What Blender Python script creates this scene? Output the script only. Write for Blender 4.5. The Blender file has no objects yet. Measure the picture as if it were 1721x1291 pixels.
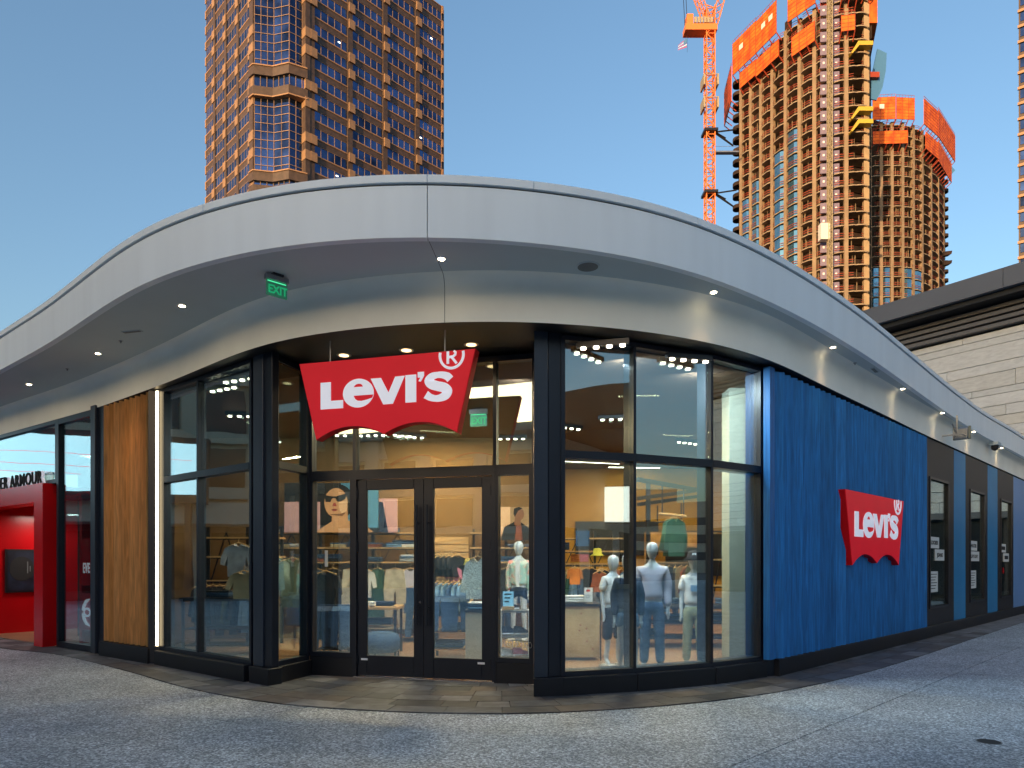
import bpy, bmesh, math, random
from math import pi, sin, cos, radians, atan2, hypot, sqrt
from mathutils import Vector, Matrix
R = random.Random(7)
sc = bpy.context.scene
C = sc.collection

# ------------------------------------------------------------------ camera, sky, sun, exposure
cam = bpy.data.cameras.new('camera'); camo = bpy.data.objects.new('camera', cam); C.objects.link(camo)
FPX, U0, VH, CH = 1150.0, 860.5, 950.0, 1.5          # focal length and eye level in photo pixels, eye height in metres
cam.sensor_width = 36.0; cam.lens = 36.0 * FPX / 1721.0
cam.shift_y = (VH - 645.5) / 1721.0
cam.clip_start = .1; cam.clip_end = 3000
camo.location = (0, 0, CH); camo.rotation_euler = (pi / 2, 0, 0)
sc.camera = camo

SUN_EL, SUN_AZ = radians(4.0), atan2(-.50, -.866)     # the sun stands low behind the camera, to its left
world = bpy.data.worlds.new("World"); sc.world = world; world.use_nodes = True
nt = world.node_tree; nt.nodes.clear()
sky = nt.nodes.new('ShaderNodeTexSky'); sky.sky_type = 'NISHITA'; sky.sun_disc = False
sky.sun_elevation = SUN_EL; sky.sun_rotation = SUN_AZ; sky.air_density = 1.0; sky.dust_density = 3.0; sky.ozone_density = 2.1
bg = nt.nodes.new('ShaderNodeBackground'); bg.inputs[1].default_value = .15
wo = nt.nodes.new('ShaderNodeOutputWorld')
nt.links.new(sky.outputs[0], bg.inputs[0]); nt.links.new(bg.outputs[0], wo.inputs[0])
sun = bpy.data.lights.new('sun', 'SUN'); sun.energy = 1.65; sun.angle = radians(.5); sun.color = (1.0, .62, .32)
suno = bpy.data.objects.new('sun', sun); C.objects.link(suno)
sd = Vector((sin(SUN_AZ) * cos(SUN_EL), cos(SUN_AZ) * cos(SUN_EL), sin(SUN_EL)))
suno.rotation_euler = sd.to_track_quat('Z', 'Y').to_euler()
sc.view_settings.view_transform = 'Standard'; sc.view_settings.look = 'None'
sc.view_settings.exposure = 1.88; sc.view_settings.gamma = 1.0; sc.view_settings.use_curve_mapping = False
sc.render.engine = 'CYCLES'
cy = sc.cycles
cy.use_denoising = True; cy.max_bounces = 8; cy.diffuse_bounces = 4; cy.glossy_bounces = 4; cy.transparent_max_bounces = 24
cy.transmission_bounces = 2; cy.sample_clamp_indirect = 4.0; cy.caustics_reflective = False; cy.caustics_refractive = False

# ------------------------------------------------------------------ photo geometry -> plan
def at(u, v, Y): return Vector(((u - U0) / FPX * Y, Y, CH - (v - VH) / FPX * Y))
def plan(u, v, z):
    Y = (z - CH) * FPX / (VH - v); return Vector(((u - U0) / FPX * Y, Y))
def zat(v, Y): return CH + (VH - v) / FPX * Y

# ------------------------------------------------------------------ materials
MATS = {}
def mat(name, col, rough=.6, metal=0, var=.08, scale=6, bump=0, bscale=40, emit=None, es=0, spec=.5, stretch=None, coat=0):
    if name in MATS: return MATS[name]
    m = bpy.data.materials.new(name); MATS[name] = m; m.use_nodes = True
    t = m.node_tree; b = t.nodes['Principled BSDF']
    b.inputs['Roughness'].default_value = rough; b.inputs['Metallic'].default_value = metal
    b.inputs['Specular IOR Level'].default_value = spec
    b.inputs['Coat Weight'].default_value = coat
    tc = t.nodes.new('ShaderNodeTexCoord'); mp = t.nodes.new('ShaderNodeMapping')
    t.links.new(tc.outputs['Object'], mp.inputs[0])
    if stretch: mp.inputs['Scale'].default_value = stretch
    oi = t.nodes.new('ShaderNodeObjectInfo')
    ad = t.nodes.new('ShaderNodeVectorMath'); ad.operation = 'MULTIPLY_ADD'
    cb = t.nodes.new('ShaderNodeCombineXYZ')
    for i in range(3): t.links.new(oi.outputs['Random'], cb.inputs[i])
    t.links.new(cb.outputs[0], ad.inputs[0]); ad.inputs[1].default_value = (37, 53, 71); t.links.new(mp.outputs[0], ad.inputs[2])
    n = t.nodes.new('ShaderNodeTexNoise'); n.inputs['Scale'].default_value = scale; n.inputs['Detail'].default_value = 6
    t.links.new(ad.outputs[0], n.inputs['Vector'])
    mr = t.nodes.new('ShaderNodeMapRange'); mr.inputs[1].default_value = .3; mr.inputs[2].default_value = .7
    mr.inputs[3].default_value = 1 - var; mr.inputs[4].default_value = 1 + var
    t.links.new(n.outputs[0], mr.inputs[0])
    mx = t.nodes.new('ShaderNodeVectorMath'); mx.operation = 'SCALE'; mx.inputs[0].default_value = col[:3]
    t.links.new(mr.outputs[0], mx.inputs['Scale'])
    t.links.new(mx.outputs[0], b.inputs['Base Color'])
    if bump:
        n2 = t.nodes.new('ShaderNodeTexNoise'); n2.inputs['Scale'].default_value = bscale; n2.inputs['Detail'].default_value = 4
        t.links.new(ad.outputs[0], n2.inputs['Vector'])
        bp = t.nodes.new('ShaderNodeBump'); bp.inputs['Strength'].default_value = bump; bp.inputs['Distance'].default_value = .01
        t.links.new(n2.outputs[0], bp.inputs['Height']); t.links.new(bp.outputs[0], b.inputs['Normal'])
    if emit:
        b.inputs['Emission Color'].default_value = (*emit, 1); b.inputs['Emission Strength'].default_value = es
    return m

def piecemat(name, cols, rough=.6, grain=None, spec=.5, bump=.15, amp=.25):
    """colour varies from object to object (Object Info random through a ramp) with grain along z"""
    m = bpy.data.materials.new(name); MATS[name] = m; m.use_nodes = True
    t = m.node_tree; b = t.nodes['Principled BSDF']; b.inputs['Roughness'].default_value = rough
    b.inputs['Specular IOR Level'].default_value = spec
    oi = t.nodes.new('ShaderNodeObjectInfo'); rp = t.nodes.new('ShaderNodeValToRGB')
    el = rp.color_ramp.elements
    while len(el) < len(cols): el.new(.5)
    for i, c in enumerate(cols): el[i].position = i / (len(cols) - 1); el[i].color = (*c, 1)
    t.links.new(oi.outputs['Random'], rp.inputs[0])
    tc = t.nodes.new('ShaderNodeTexCoord'); mp = t.nodes.new('ShaderNodeMapping'); mp.inputs['Scale'].default_value = grain or (1, 1, 1)
    t.links.new(tc.outputs['Object'], mp.inputs[0])
    ad = t.nodes.new('ShaderNodeVectorMath'); ad.operation = 'MULTIPLY_ADD'; cb = t.nodes.new('ShaderNodeCombineXYZ')
    for i in range(3): t.links.new(oi.outputs['Random'], cb.inputs[i])
    t.links.new(cb.outputs[0], ad.inputs[0]); ad.inputs[1].default_value = (91, 33, 57); t.links.new(mp.outputs[0], ad.inputs[2])
    n = t.nodes.new('ShaderNodeTexNoise'); n.inputs['Scale'].default_value = 5; n.inputs['Detail'].default_value = 8; n.inputs['Distortion'].default_value = .6
    t.links.new(ad.outputs[0], n.inputs['Vector'])
    mr = t.nodes.new('ShaderNodeMapRange'); mr.inputs[1].default_value = .3; mr.inputs[2].default_value = .7
    mr.inputs[3].default_value = 1 - amp; mr.inputs[4].default_value = 1 + amp
    t.links.new(n.outputs[0], mr.inputs[0])
    mx = t.nodes.new('ShaderNodeVectorMath'); mx.operation = 'SCALE'
    t.links.new(rp.outputs[0], mx.inputs[0]); t.links.new(mr.outputs[0], mx.inputs['Scale']); t.links.new(mx.outputs[0], b.inputs['Base Color'])
    bp = t.nodes.new('ShaderNodeBump'); bp.inputs['Strength'].default_value = bump; bp.inputs['Distance'].default_value = .004
    t.links.new(n.outputs[0], bp.inputs['Height']); t.links.new(bp.outputs[0], b.inputs['Normal'])
    return m

def glassmat(name, base, tint, refl=(.9, 1, .97), wave=.0035, wscale=.9):
    m = bpy.data.materials.new(name); MATS[name] = m; m.use_nodes = True
    t = m.node_tree; t.nodes.remove(t.nodes['Principled BSDF'])
    out = [n for n in t.nodes if n.type == 'OUTPUT_MATERIAL'][0]
    tr = t.nodes.new('ShaderNodeBsdfTransparent'); tr.inputs[0].default_value = (*tint, 1)
    gl = t.nodes.new('ShaderNodeBsdfGlossy'); gl.inputs['Roughness'].default_value = .005; gl.inputs[0].default_value = (*refl, 1)
    fr = t.nodes.new('ShaderNodeFresnel'); ge = t.nodes.new('ShaderNodeNewGeometry')
    io = t.nodes.new('ShaderNodeMapRange'); io.inputs[3].default_value = 1.45; io.inputs[4].default_value = 1 / 1.45
    t.links.new(ge.outputs['Backfacing'], io.inputs[0]); t.links.new(io.outputs[0], fr.inputs[0])
    add = t.nodes.new('ShaderNodeMath'); add.operation = 'ADD'; add.use_clamp = True; add.inputs[1].default_value = base
    t.links.new(fr.outputs[0], add.inputs[0])
    mx = t.nodes.new('ShaderNodeMixShader'); t.links.new(add.outputs[0], mx.inputs[0])
    t.links.new(tr.outputs[0], mx.inputs[1]); t.links.new(gl.outputs[0], mx.inputs[2]); t.links.new(mx.outputs[0], out.inputs[0])
    tc = t.nodes.new('ShaderNodeTexCoord'); n = t.nodes.new('ShaderNodeTexNoise'); n.inputs['Scale'].default_value = wscale; n.inputs['Detail'].default_value = 1
    t.links.new(tc.outputs['Object'], n.inputs['Vector'])
    bp = t.nodes.new('ShaderNodeBump'); bp.inputs['Strength'].default_value = 1; bp.inputs['Distance'].default_value = wave
    t.links.new(n.outputs[0], bp.inputs['Height']); t.links.new(bp.outputs[0], gl.inputs['Normal'])
    return m

# ------------------------------------------------------------------ mesh helpers
class MB:
    def __init__(s): s.v = []; s.f = []; s.m = []; s.sm = []
    def add(s, vs, fs, mi=0, smooth=False):
        o = len(s.v); s.v += [tuple(v) for v in vs]
        for f in fs: s.f.append(tuple(i + o for i in f)); s.m.append(mi); s.sm.append(smooth)
        return s
    def box(s, x0, x1, y0, y1, z0, z1, mi=0):
        vs = [(x0, y0, z0), (x1, y0, z0), (x1, y1, z0), (x0, y1, z0), (x0, y0, z1), (x1, y0, z1), (x1, y1, z1), (x0, y1, z1)]
        return s.add(vs, [(0, 3, 2, 1), (4, 5, 6, 7), (0, 1, 5, 4), (1, 2, 6, 5), (2, 3, 7, 6), (3, 0, 4, 7)], mi)
    def bar(s, a, b, w, h=None, mi=0):
        a, b = Vector(a), Vector(b); d = (b - a).normalized(); h = h or w
        up = Vector((0, 0, 1)) if abs(d.z) < .95 else Vector((0, 1, 0))
        x = d.cross(up).normalized() * w / 2; y = x.cross(d).normalized() * h / 2
        vs = [a - x - y, a + x - y, a + x + y, a - x + y, b - x - y, b + x - y, b + x + y, b - x + y]
        return s.add(vs, [(0, 1, 2, 3), (7, 6, 5, 4), (0, 4, 5, 1), (1, 5, 6, 2), (2, 6, 7, 3), (3, 7, 4, 0)], mi)
    def tube(s, pts, r, n=8, mi=0, cap=True):
        pts = [Vector(p) for p in pts]; rings = []
        for i, p in enumerate(pts):
            d = (pts[min(i + 1, len(pts) - 1)] - pts[max(i - 1, 0)]).normalized()
            up = Vector((0, 0, 1)) if abs(d.z) < .95 else Vector((0, 1, 0))
            x = d.cross(up).normalized(); y = x.cross(d).normalized()
            rr = r[i] if isinstance(r, (list, tuple)) else r
            rings.append([p + (x * cos(2 * pi * k / n) + y * sin(2 * pi * k / n)) * rr for k in range(n)])
        vs = [v for q in rings for v in q]; fs = []
        for i in range(len(pts) - 1):
            for k in range(n): fs.append((i * n + k, i * n + (k + 1) % n, (i + 1) * n + (k + 1) % n, (i + 1) * n + k))
        s.add(vs, fs, mi, True)
        if cap: s.add(rings[0], [tuple(range(n))[::-1]], mi); s.add(rings[-1], [tuple(range(n))], mi)
        return s
    def lathe(s, prof, n=16, c=(0, 0, 0), mi=0, sx=1, sy=1):
        vs = [(c[0] + r * sx * cos(2 * pi * k / n), c[1] + r * sy * sin(2 * pi * k / n), c[2] + z) for r, z in prof for k in range(n)]
        fs = [(i * n + k, i * n + (k + 1) % n, (i + 1) * n + (k + 1) % n, (i + 1) * n + k) for i in range(len(prof) - 1) for k in range(n)]
        s.add(vs, fs, mi, True)
        s.add(vs[:n], [tuple(range(n))[::-1]], mi); s.add(vs[-n:], [tuple(range(n))], mi)
        return s
    def prism(s, poly, z0, z1, mi=0, axis='z', mi_side=None):
        """poly in plan extruded z0..z1; axis 'y': poly is (x,z) extruded along y from z0 to z1"""
        n = len(poly)
        if axis == 'z': vs = [(p[0], p[1], z0) for p in poly] + [(p[0], p[1], z1) for p in poly]
        else: vs = [(p[0], z0, p[1]) for p in poly] + [(p[0], z1, p[1]) for p in poly]
        s.add(vs, [tuple(range(n))[::-1], tuple(range(n, 2 * n))], mi)
        s.add(vs, [(i, (i + 1) % n, n + (i + 1) % n, n + i) for i in range(n)], mi if mi_side is None else mi_side)
        return s
    def mesh(s, name, mats):
        me = bpy.data.meshes.new(name); me.from_pydata(s.v, [], s.f)
        for m in (mats if isinstance(mats, (list, tuple)) else [mats]): me.materials.append(m)
        me.polygons.foreach_set('material_index', s.m); me.polygons.foreach_set('use_smooth', s.sm)
        me.update(); return me
    def build(s, name, mats, parent=None, loc=None, rz=0): return inst(name, s.mesh(name, mats), parent, loc, rz)
def inst(name, me, parent=None, loc=None, rz=0, rot=None, sc_=None):
    o = bpy.data.objects.new(name, me); C.objects.link(o)
    if parent: o.parent = parent
    if loc is not None: o.location = loc if len(loc) == 3 else (*loc, 0)
    if rz: o.rotation_euler = (0, 0, rz)
    if rot: o.rotation_euler = rot
    if sc_: o.scale = sc_
    return o
def tag(o, label=None, cat=None, group=None, kind=None):
    if label: o['label'] = label
    if cat: o['category'] = cat
    if group: o['group'] = group
    if kind: o['kind'] = kind
    return o
def thing(name, label, cat, loc=(0, 0, 0), rz=0, group=None):
    o = bpy.data.objects.new(name, None); C.objects.link(o); o.location = loc if len(loc) == 3 else (*loc, 0); o.rotation_euler = (0, 0, rz)
    o.empty_display_size = .2
    return tag(o, label, cat, group)
def copy_tree(o, parent=None):
    c = o.copy(); C.objects.link(c); c.parent = parent
    for ch in [x for x in CH_OF.get(o.name, [])]: copy_tree(ch, c)
    return c
CH_OF = {}
def index_children(root):
    def walk(o):
        ks = [x for x in sc.objects if x.parent == o]; CH_OF[o.name] = ks
        for k in ks: walk(k)
    walk(root)
def bevel(me, w, seg=2, ang=.6):
    bm = bmesh.new(); bm.from_mesh(me); bmesh.ops.remove_doubles(bm, verts=bm.verts, dist=1e-5)
    es = [e for e in bm.edges if len(e.link_faces) == 2 and e.calc_face_angle(0) > ang]
    bmesh.ops.bevel(bm, geom=es, offset=w, segments=seg, affect='EDGES', profile=.5); bm.to_mesh(me); bm.free(); return me
def text(name, s, size, m, parent, loc, rot=(pi / 2, 0, 0), depth=.01, align='LEFT', bold=0, sx=1, sp=1.0):
    cu = bpy.data.curves.new(name, 'FONT'); cu.body = s; cu.size = size; cu.extrude = depth; cu.align_x = align; cu.space_character = sp; cu.offset = bold; cu.resolution_u = 3
    t = bpy.data.objects.new('tmp', cu); C.objects.link(t); bpy.context.view_layer.update()
    me = bpy.data.meshes.new_from_object(t.evaluated_get(bpy.context.evaluated_depsgraph_get()))
    bpy.data.objects.remove(t); bpy.data.curves.remove(cu); me.materials.clear(); me.materials.append(m)
    o = inst(name, me, parent, loc, rot=rot); o.scale = (sx, 1, 1); return o
def skin(name, V, E, rad, m, lvl=2, parent=None, loc=None, root=0, rot=None):
    me = bpy.data.meshes.new(name); me.from_pydata([Vector(v) for v in V], E, []); o = bpy.data.objects.new('tmp', me); C.objects.link(o)
    sk = o.modifiers.new('s', 'SKIN'); sk.use_smooth_shade = True
    sd_ = me.skin_vertices[0].data if me.skin_vertices else None
    if sd_ is None:
        bm = bmesh.new(); bm.from_mesh(me); bm.verts.layers.skin.verify(); bm.to_mesh(me); bm.free(); sd_ = me.skin_vertices[0].data
    for i, r in enumerate(rad):
        sd_[i].radius = r if isinstance(r, tuple) else (r, r); sd_[i].use_root = (i == root)
    ss = o.modifiers.new('u', 'SUBSURF'); ss.levels = lvl; ss.render_levels = lvl
    bpy.context.view_layer.update()
    out = bpy.data.meshes.new_from_object(o.evaluated_get(bpy.context.evaluated_depsgraph_get()))
    bpy.data.objects.remove(o); out.materials.clear(); out.materials.append(m)
    for p in out.polygons: p.use_smooth = True
    return inst(name, out, parent, loc, rot=rot)

# ------------------------------------------------------------------ material table
M = {}
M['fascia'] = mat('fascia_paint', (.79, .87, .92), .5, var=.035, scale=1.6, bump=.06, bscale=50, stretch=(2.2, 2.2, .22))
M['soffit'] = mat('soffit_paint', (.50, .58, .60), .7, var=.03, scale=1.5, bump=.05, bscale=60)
M['drum'] = mat('drum_paint', (.90, .90, .82), .6, var=.05, scale=1.4, bump=.05, bscale=60)
M['reveal'] = mat('reveal_dark', (.02, .022, .025), .6)
M['black'] = mat('black_powder_coat', (.007, .010, .019), .38, var=.12, scale=3, bump=.02)
M['blackface'] = mat('black_ceiling_panel', (.005, .005, .006), .5)
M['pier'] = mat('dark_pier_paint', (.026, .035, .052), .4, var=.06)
M['base'] = mat('black_plinth', (.006, .007, .011), .45, var=.2, scale=4)
M['darkpanel'] = mat('dark_metal_panel', (.013, .012, .016), .5, var=.1)
M['wood'] = piecemat('oak_cladding', [(.64, .34, .12), (.72, .41, .16), (.58, .30, .10), (.76, .46, .20)], .55, (6, 6, .45))
M['blue'] = piecemat('indigo_stained_wood', [(.010, .145, .42), (.012, .175, .49), (.008, .12, .35), (.02, .20, .54)], .5, (5, 5, .35), amp=.3)
M['bluepanel'] = mat('mid_blue_panel', (.02, .24, .50), .5, var=.08, scale=1)
M['palebluepanel'] = mat('pale_blue_panel', (.16, .32, .62), .5, var=.05, scale=1)
M['glass'] = glassmat('shop_glass', .18, (.84, .93, .92), (.82, .97, 1))
M['led'] = mat('led_strip', (1, .9, .7), emit=(1, .78, .45), es=1.6)
M['lamp'] = mat('lamp_lens', (1, .9, .7), emit=(1, .80, .50), es=12)
M['lampwarm'] = mat('recess_lamp_lens', (1, .8, .5), emit=(1, .62, .28), es=1.0)
M['spotwhite'] = mat('track_lamp_lens', (1, 1, 1), emit=(1, .86, .62), es=4)
M['linear'] = mat('linear_lamp_lens', (1, 1, 1), emit=(1, .85, .62), es=3.5)
M['red'] = mat('red_sign_enamel', (.60, .006, .012), .5, var=.05, scale=2, spec=.15)
M['signred'] = mat('red_lit_sign_face', (.66, .018, .03), .4, var=.05, scale=2, emit=(.9, .01, .03), es=.07, spec=.12)
M['white'] = mat('white_letter_acrylic', (.88, .88, .90), .4, var=.02)
M['whitelit'] = mat('white_lit_letter', (.85, .85, .9), .4, var=.02, emit=(.8, .85, 1), es=.10)
M['portal'] = mat('red_portal_lacquer', (.60, .005, .009), .25, var=.05, scale=2, spec=.5)
M['metal'] = mat('brushed_metal', (.35, .36, .37), .35, .8)
M['chrome'] = mat('door_hardware', (.75, .76, .78), .25, 1)
M['mannequin'] = mat('mannequin_grey', (.50, .53, .55), .45, var=.03)
M['floor_in'] = mat('shop_floor', (.36, .21, .11), .35, var=.15, scale=1.5)
M['ceil_in'] = mat('shop_ceiling', (.10, .05, .02), .8, var=.05)
M['wall_in'] = mat('shop_wall', (.24, .135, .05), .8, var=.05)
M['mustard'] = mat('shop_mustard_wall', (.46, .24, .03), .8, var=.05)
M['pine'] = mat('pine_board', (.55, .33, .13), .5, var=.2, scale=3, stretch=(1, 1, 6))
M['shelfblk'] = mat('black_steel_tube', (.015, .015, .017), .4)
M['cream'] = mat('cream_column', (.30, .32, .25), .7)
M['exitgreen'] = mat('exit_green', (.02, .4, .15), emit=(.02, .6, .25), es=.12)
M['paper'] = mat('white_paper', (.72, .72, .68), .8, var=.03)
M['ink'] = mat('black_ink', (.02, .02, .02), .8)

# ==================================================================== SETTING: ground
agg = bpy.data.materials.new('exposed_aggregate'); agg.use_nodes = True
t = agg.node_tree; b = t.nodes['Principled BSDF']; b.inputs['Roughness'].default_value = .55
tc = t.nodes.new('ShaderNodeTexCoord')
def _n(kind, **k):
    n = t.nodes.new(kind)
    for a, v in k.items(): n.inputs[a].default_value = v
    return n
vo = _n('ShaderNodeTexVoronoi', Scale=66.0); nz = _n('ShaderNodeTexNoise', Scale=40.0, Detail=5.0); nb = _n('ShaderNodeTexNoise', Scale=.7, Detail=5.0)
for n in (vo, nz, nb): t.links.new(tc.outputs['Object'], n.inputs['Vector'])
rp = t.nodes.new('ShaderNodeValToRGB'); e = rp.color_ramp.elements
e[0].position = .2; e[0].color = (.15, .165, .18, 1); e[1].position = .82; e[1].color = (.86, .92, .95, 1)
x = e.new(.45); x.color = (.27, .30, .33, 1); x = e.new(.6); x.color = (.46, .50, .53, 1)
sep = t.nodes.new('ShaderNodeSeparateColor'); t.links.new(vo.outputs['Color'], sep.inputs[0])
m1 = t.nodes.new('ShaderNodeMath'); m1.operation = 'MULTIPLY_ADD'; m1.inputs[1].default_value = .55; t.links.new(sep.outputs[0], m1.inputs[0])
m2 = t.nodes.new('ShaderNodeMath'); m2.operation = 'MULTIPLY'; m2.inputs[1].default_value = .5; t.links.new(nz.outputs[0], m2.inputs[0])
t.links.new(m2.outputs[0], m1.inputs[2]); t.links.new(m1.outputs[0], rp.inputs[0])
mr = t.nodes.new('ShaderNodeMapRange'); mr.inputs[1].default_value = .3; mr.inputs[2].default_value = .7; mr.inputs[3].default_value = .80; mr.inputs[4].default_value = 1.12
t.links.new(nb.outputs[0], mr.inputs[0])
mx = t.nodes.new('ShaderNodeVectorMath'); mx.operation = 'SCALE'; t.links.new(rp.outputs[0], mx.inputs[0]); t.links.new(mr.outputs[0], mx.inputs['Scale'])
gum = _n('ShaderNodeTexVoronoi', Scale=.9); t.links.new(tc.outputs['Object'], gum.inputs['Vector'])
gr_ = t.nodes.new('ShaderNodeMapRange'); gr_.inputs[1].default_value = .018; gr_.inputs[2].default_value = .03; gr_.inputs[3].default_value = .62; gr_.inputs[4].default_value = 1
t.links.new(gum.outputs['Distance'], gr_.inputs[0])
sn = _n('ShaderNodeTexNoise', Scale=2.3, Detail=8.0, Distortion=1.2); t.links.new(tc.outputs['Object'], sn.inputs['Vector'])
sr2 = t.nodes.new('ShaderNodeMapRange'); sr2.inputs[1].default_value = .35; sr2.inputs[2].default_value = .52; sr2.inputs[3].default_value = .82; sr2.inputs[4].default_value = 1
t.links.new(sn.outputs[0], sr2.inputs[0]); mg = t.nodes.new('ShaderNodeMath'); mg.operation = 'MULTIPLY'; t.links.new(gr_.outputs[0], mg.inputs[0]); t.links.new(sr2.outputs[0], mg.inputs[1])
my = t.nodes.new('ShaderNodeVectorMath'); my.operation = 'SCALE'; t.links.new(mx.outputs[0], my.inputs[0]); t.links.new(mg.outputs[0], my.inputs['Scale'])
t.links.new(my.outputs[0], b.inputs['Base Color'])
bp = t.nodes.new('ShaderNodeBump'); bp.inputs['Strength'].default_value = .35; bp.inputs['Distance'].default_value = .004
t.links.new(vo.outputs['Distance'], bp.inputs['Height']); t.links.new(bp.outputs[0], b.inputs['Normal'])
M['agg'] = agg
M['joint'] = mat('joint_dark', (.05, .05, .05), .9)
M['asphalt'] = mat('far_ground', (.09, .09, .09), .9, scale=.2)
M['paver'] = piecemat('slate_paver', [(.06, .064, .072), (.13, .135, .145), (.035, .038, .046), (.20, .20, .205), (.08, .075, .075), (.12, .10, .095)], .6, (1, 1, 1), amp=.35, bump=.3)

gr = MB().add([(-900, -900, -.05), (900, -900, -.05), (900, 900, -.05), (-900, 900, -.05)], [(0, 1, 2, 3)]).build('ground', M['asphalt'])
tag(gr, 'wide dark city ground far beyond the plaza', kind='structure')
pl = MB().box(-48, 60, -60, 60, -.045, -.012).build('plaza', M['joint']); tag(pl, 'pale grey exposed aggregate plaza in front of the shop', kind='structure')
# slabs: the plaza cut along its visible joints
def clip(poly, p, d, keep, gap=.006):
    n = Vector((-d.y, d.x)) * keep; out = []
    for i in range(len(poly)):
        a, b_ = poly[i], poly[(i + 1) % len(poly)]
        da, db = (a - p).dot(n) - gap, (b_ - p).dot(n) - gap
        if da >= 0: out.append(a)
        if da * db < 0: out.append(a + (b_ - a) * (da / (da - db)))
    return out
LN = [(Vector((-3.87, 5.18)), Vector((1.66, 2.01))), (Vector((1.66, 5.13)), Vector((1.60, 1.55))), (Vector((9.5, 5.0)), Vector((1.60, 1.58))), (Vector((-9.5, 5.4)), Vector((1.7, 1.95))),
      (Vector((-2.0, 4.1)), Vector((-1.0, .98))), (Vector((4.05, 5.81)), Vector((-1.0, .93))), (Vector((9.0, 9.0)), Vector((-1, .95)))]
polys = [[Vector((-46, -55)), Vector((56, -55)), Vector((56, 55)), Vector((-46, 55))]]
for k, (p, d) in enumerate(LN[:4]):
    d = d.normalized(); nx = []
    for q in polys:
        for kk in (1, -1):
            c_ = clip(q, p, d, kk)
            if len(c_) > 2: nx.append(c_)
    polys = nx
for q in polys: MB().prism([(a.x, a.y) for a in q], -.04, 0).build('slab', M['agg'], pl)

# paver band in front of the shop: rows follow the curved kerb line
edge_px = [(-60, 1078), (0, 1091), (60, 1096), (105, 1101), (209, 1127), (262, 1143), (314, 1158), (418, 1178), (523, 1190), (680, 1199), (820, 1201), (900, 1200.5), (1029, 1194), (1134, 1186), (1239, 1175), (1343, 1158), (1448, 1134), (1553, 1102), (1658, 1066), (1721, 1046)]
def ground(u, v): 
    Y = FPX * CH / (v - VH); return Vector(((u - U0) / FPX * Y, Y))
edge = [ground(*p) for p in edge_px]
def catmull(P, n=10):
    out = []
    for i in range(len(P) - 1):
        p0, p1, p2, p3 = P[max(i - 1, 0)], P[i], P[i + 1], P[min(i + 2, len(P) - 1)]
        for k in range(n):
            t_ = k / n
            out.append(.5 * ((2 * p1) + (p2 - p0) * t_ + (2 * p0 - 5 * p1 + 4 * p2 - p3) * t_ ** 2 + (3 * p1 - p0 - 3 * p2 + p3) * t_ ** 3))
    out.append(P[-1]); return out
def smooth(P, it=20):
    P = list(P)
    for _ in range(it): P = [P[0]] + [(P[i - 1] + P[i] * 2 + P[i + 1]) / 4 for i in range(1, len(P) - 1)] + [P[-1]]
    return P
def resample(P, step):
    L = [0]
    for i in range(1, len(P)): L.append(L[-1] + (P[i] - P[i - 1]).length)
    n = max(2, int(L[-1] / step)); out = []; j = 0
    for k in range(n + 1):
        s_ = L[-1] * k / n
        while j < len(L) - 2 and L[j + 1] < s_: j += 1
        out.append(P[j].lerp(P[j + 1], (s_ - L[j]) / max(1e-9, L[j + 1] - L[j])))
    return out
edge = resample(smooth(catmull(edge, 8), 30), .1)
ext = edge[-1] - edge[-6]; edge += [edge[-1] + ext * (k + 1) for k in range(8)]; edge = resample(edge, .1)
def enorm(P, i):
    d = (P[min(i + 1, len(P) - 1)] - P[max(i - 1, 0)]).normalized(); return Vector((-d.y, d.x))
pave = MB()
inner = [edge[i] + enorm(edge, i) * 2.9 for i in range(len(edge))]
for i in range(len(edge) - 1):
    pave.add([(*edge[i], .002), (*edge[i + 1], .002), (*inner[i + 1], .002), (*inner[i], .002)], [(0, 1, 2, 3)])
pv = pave.build('pavement', M['joint']); tag(pv, 'curved band of dark slate pavers along the foot of the shop', kind='structure')

# ==================================================================== the shop: plan geometry
P1 = Vector((-6.83, 11.42)); LD = Vector((.82, -.572)).normalized()          # left wall, direction left to right
L0, L1 = Vector((-5.21, 10.25)), Vector((-3.365, 8.79))
DW0, DW1 = Vector((-2.75, 9.285)), Vector((.27, 8.543))
G = [Vector((.564, 7.86)), Vector((1.46, 8.13)), Vector((2.516, 8.6)), Vector((3.365, 9.18))]
RW = Vector((3.52, 9.22)); RD = Vector((1, .9775)).normalized()
def rpt(s, off=0): return RW + RD * s + Vector((-RD.y, RD.x)) * off       # off > 0 goes inwards
def rs(u):
    r = (u - U0) / FPX; return (RW.y * r - RW.x) / (RD.x - RD.y * r)
def ls(u):
    r = (u - U0) / FPX; return (P1.y * r - P1.x) / (LD.x - LD.y * r)     # negative to the left
def ang(v): return atan2(v.y, v.x)

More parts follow.
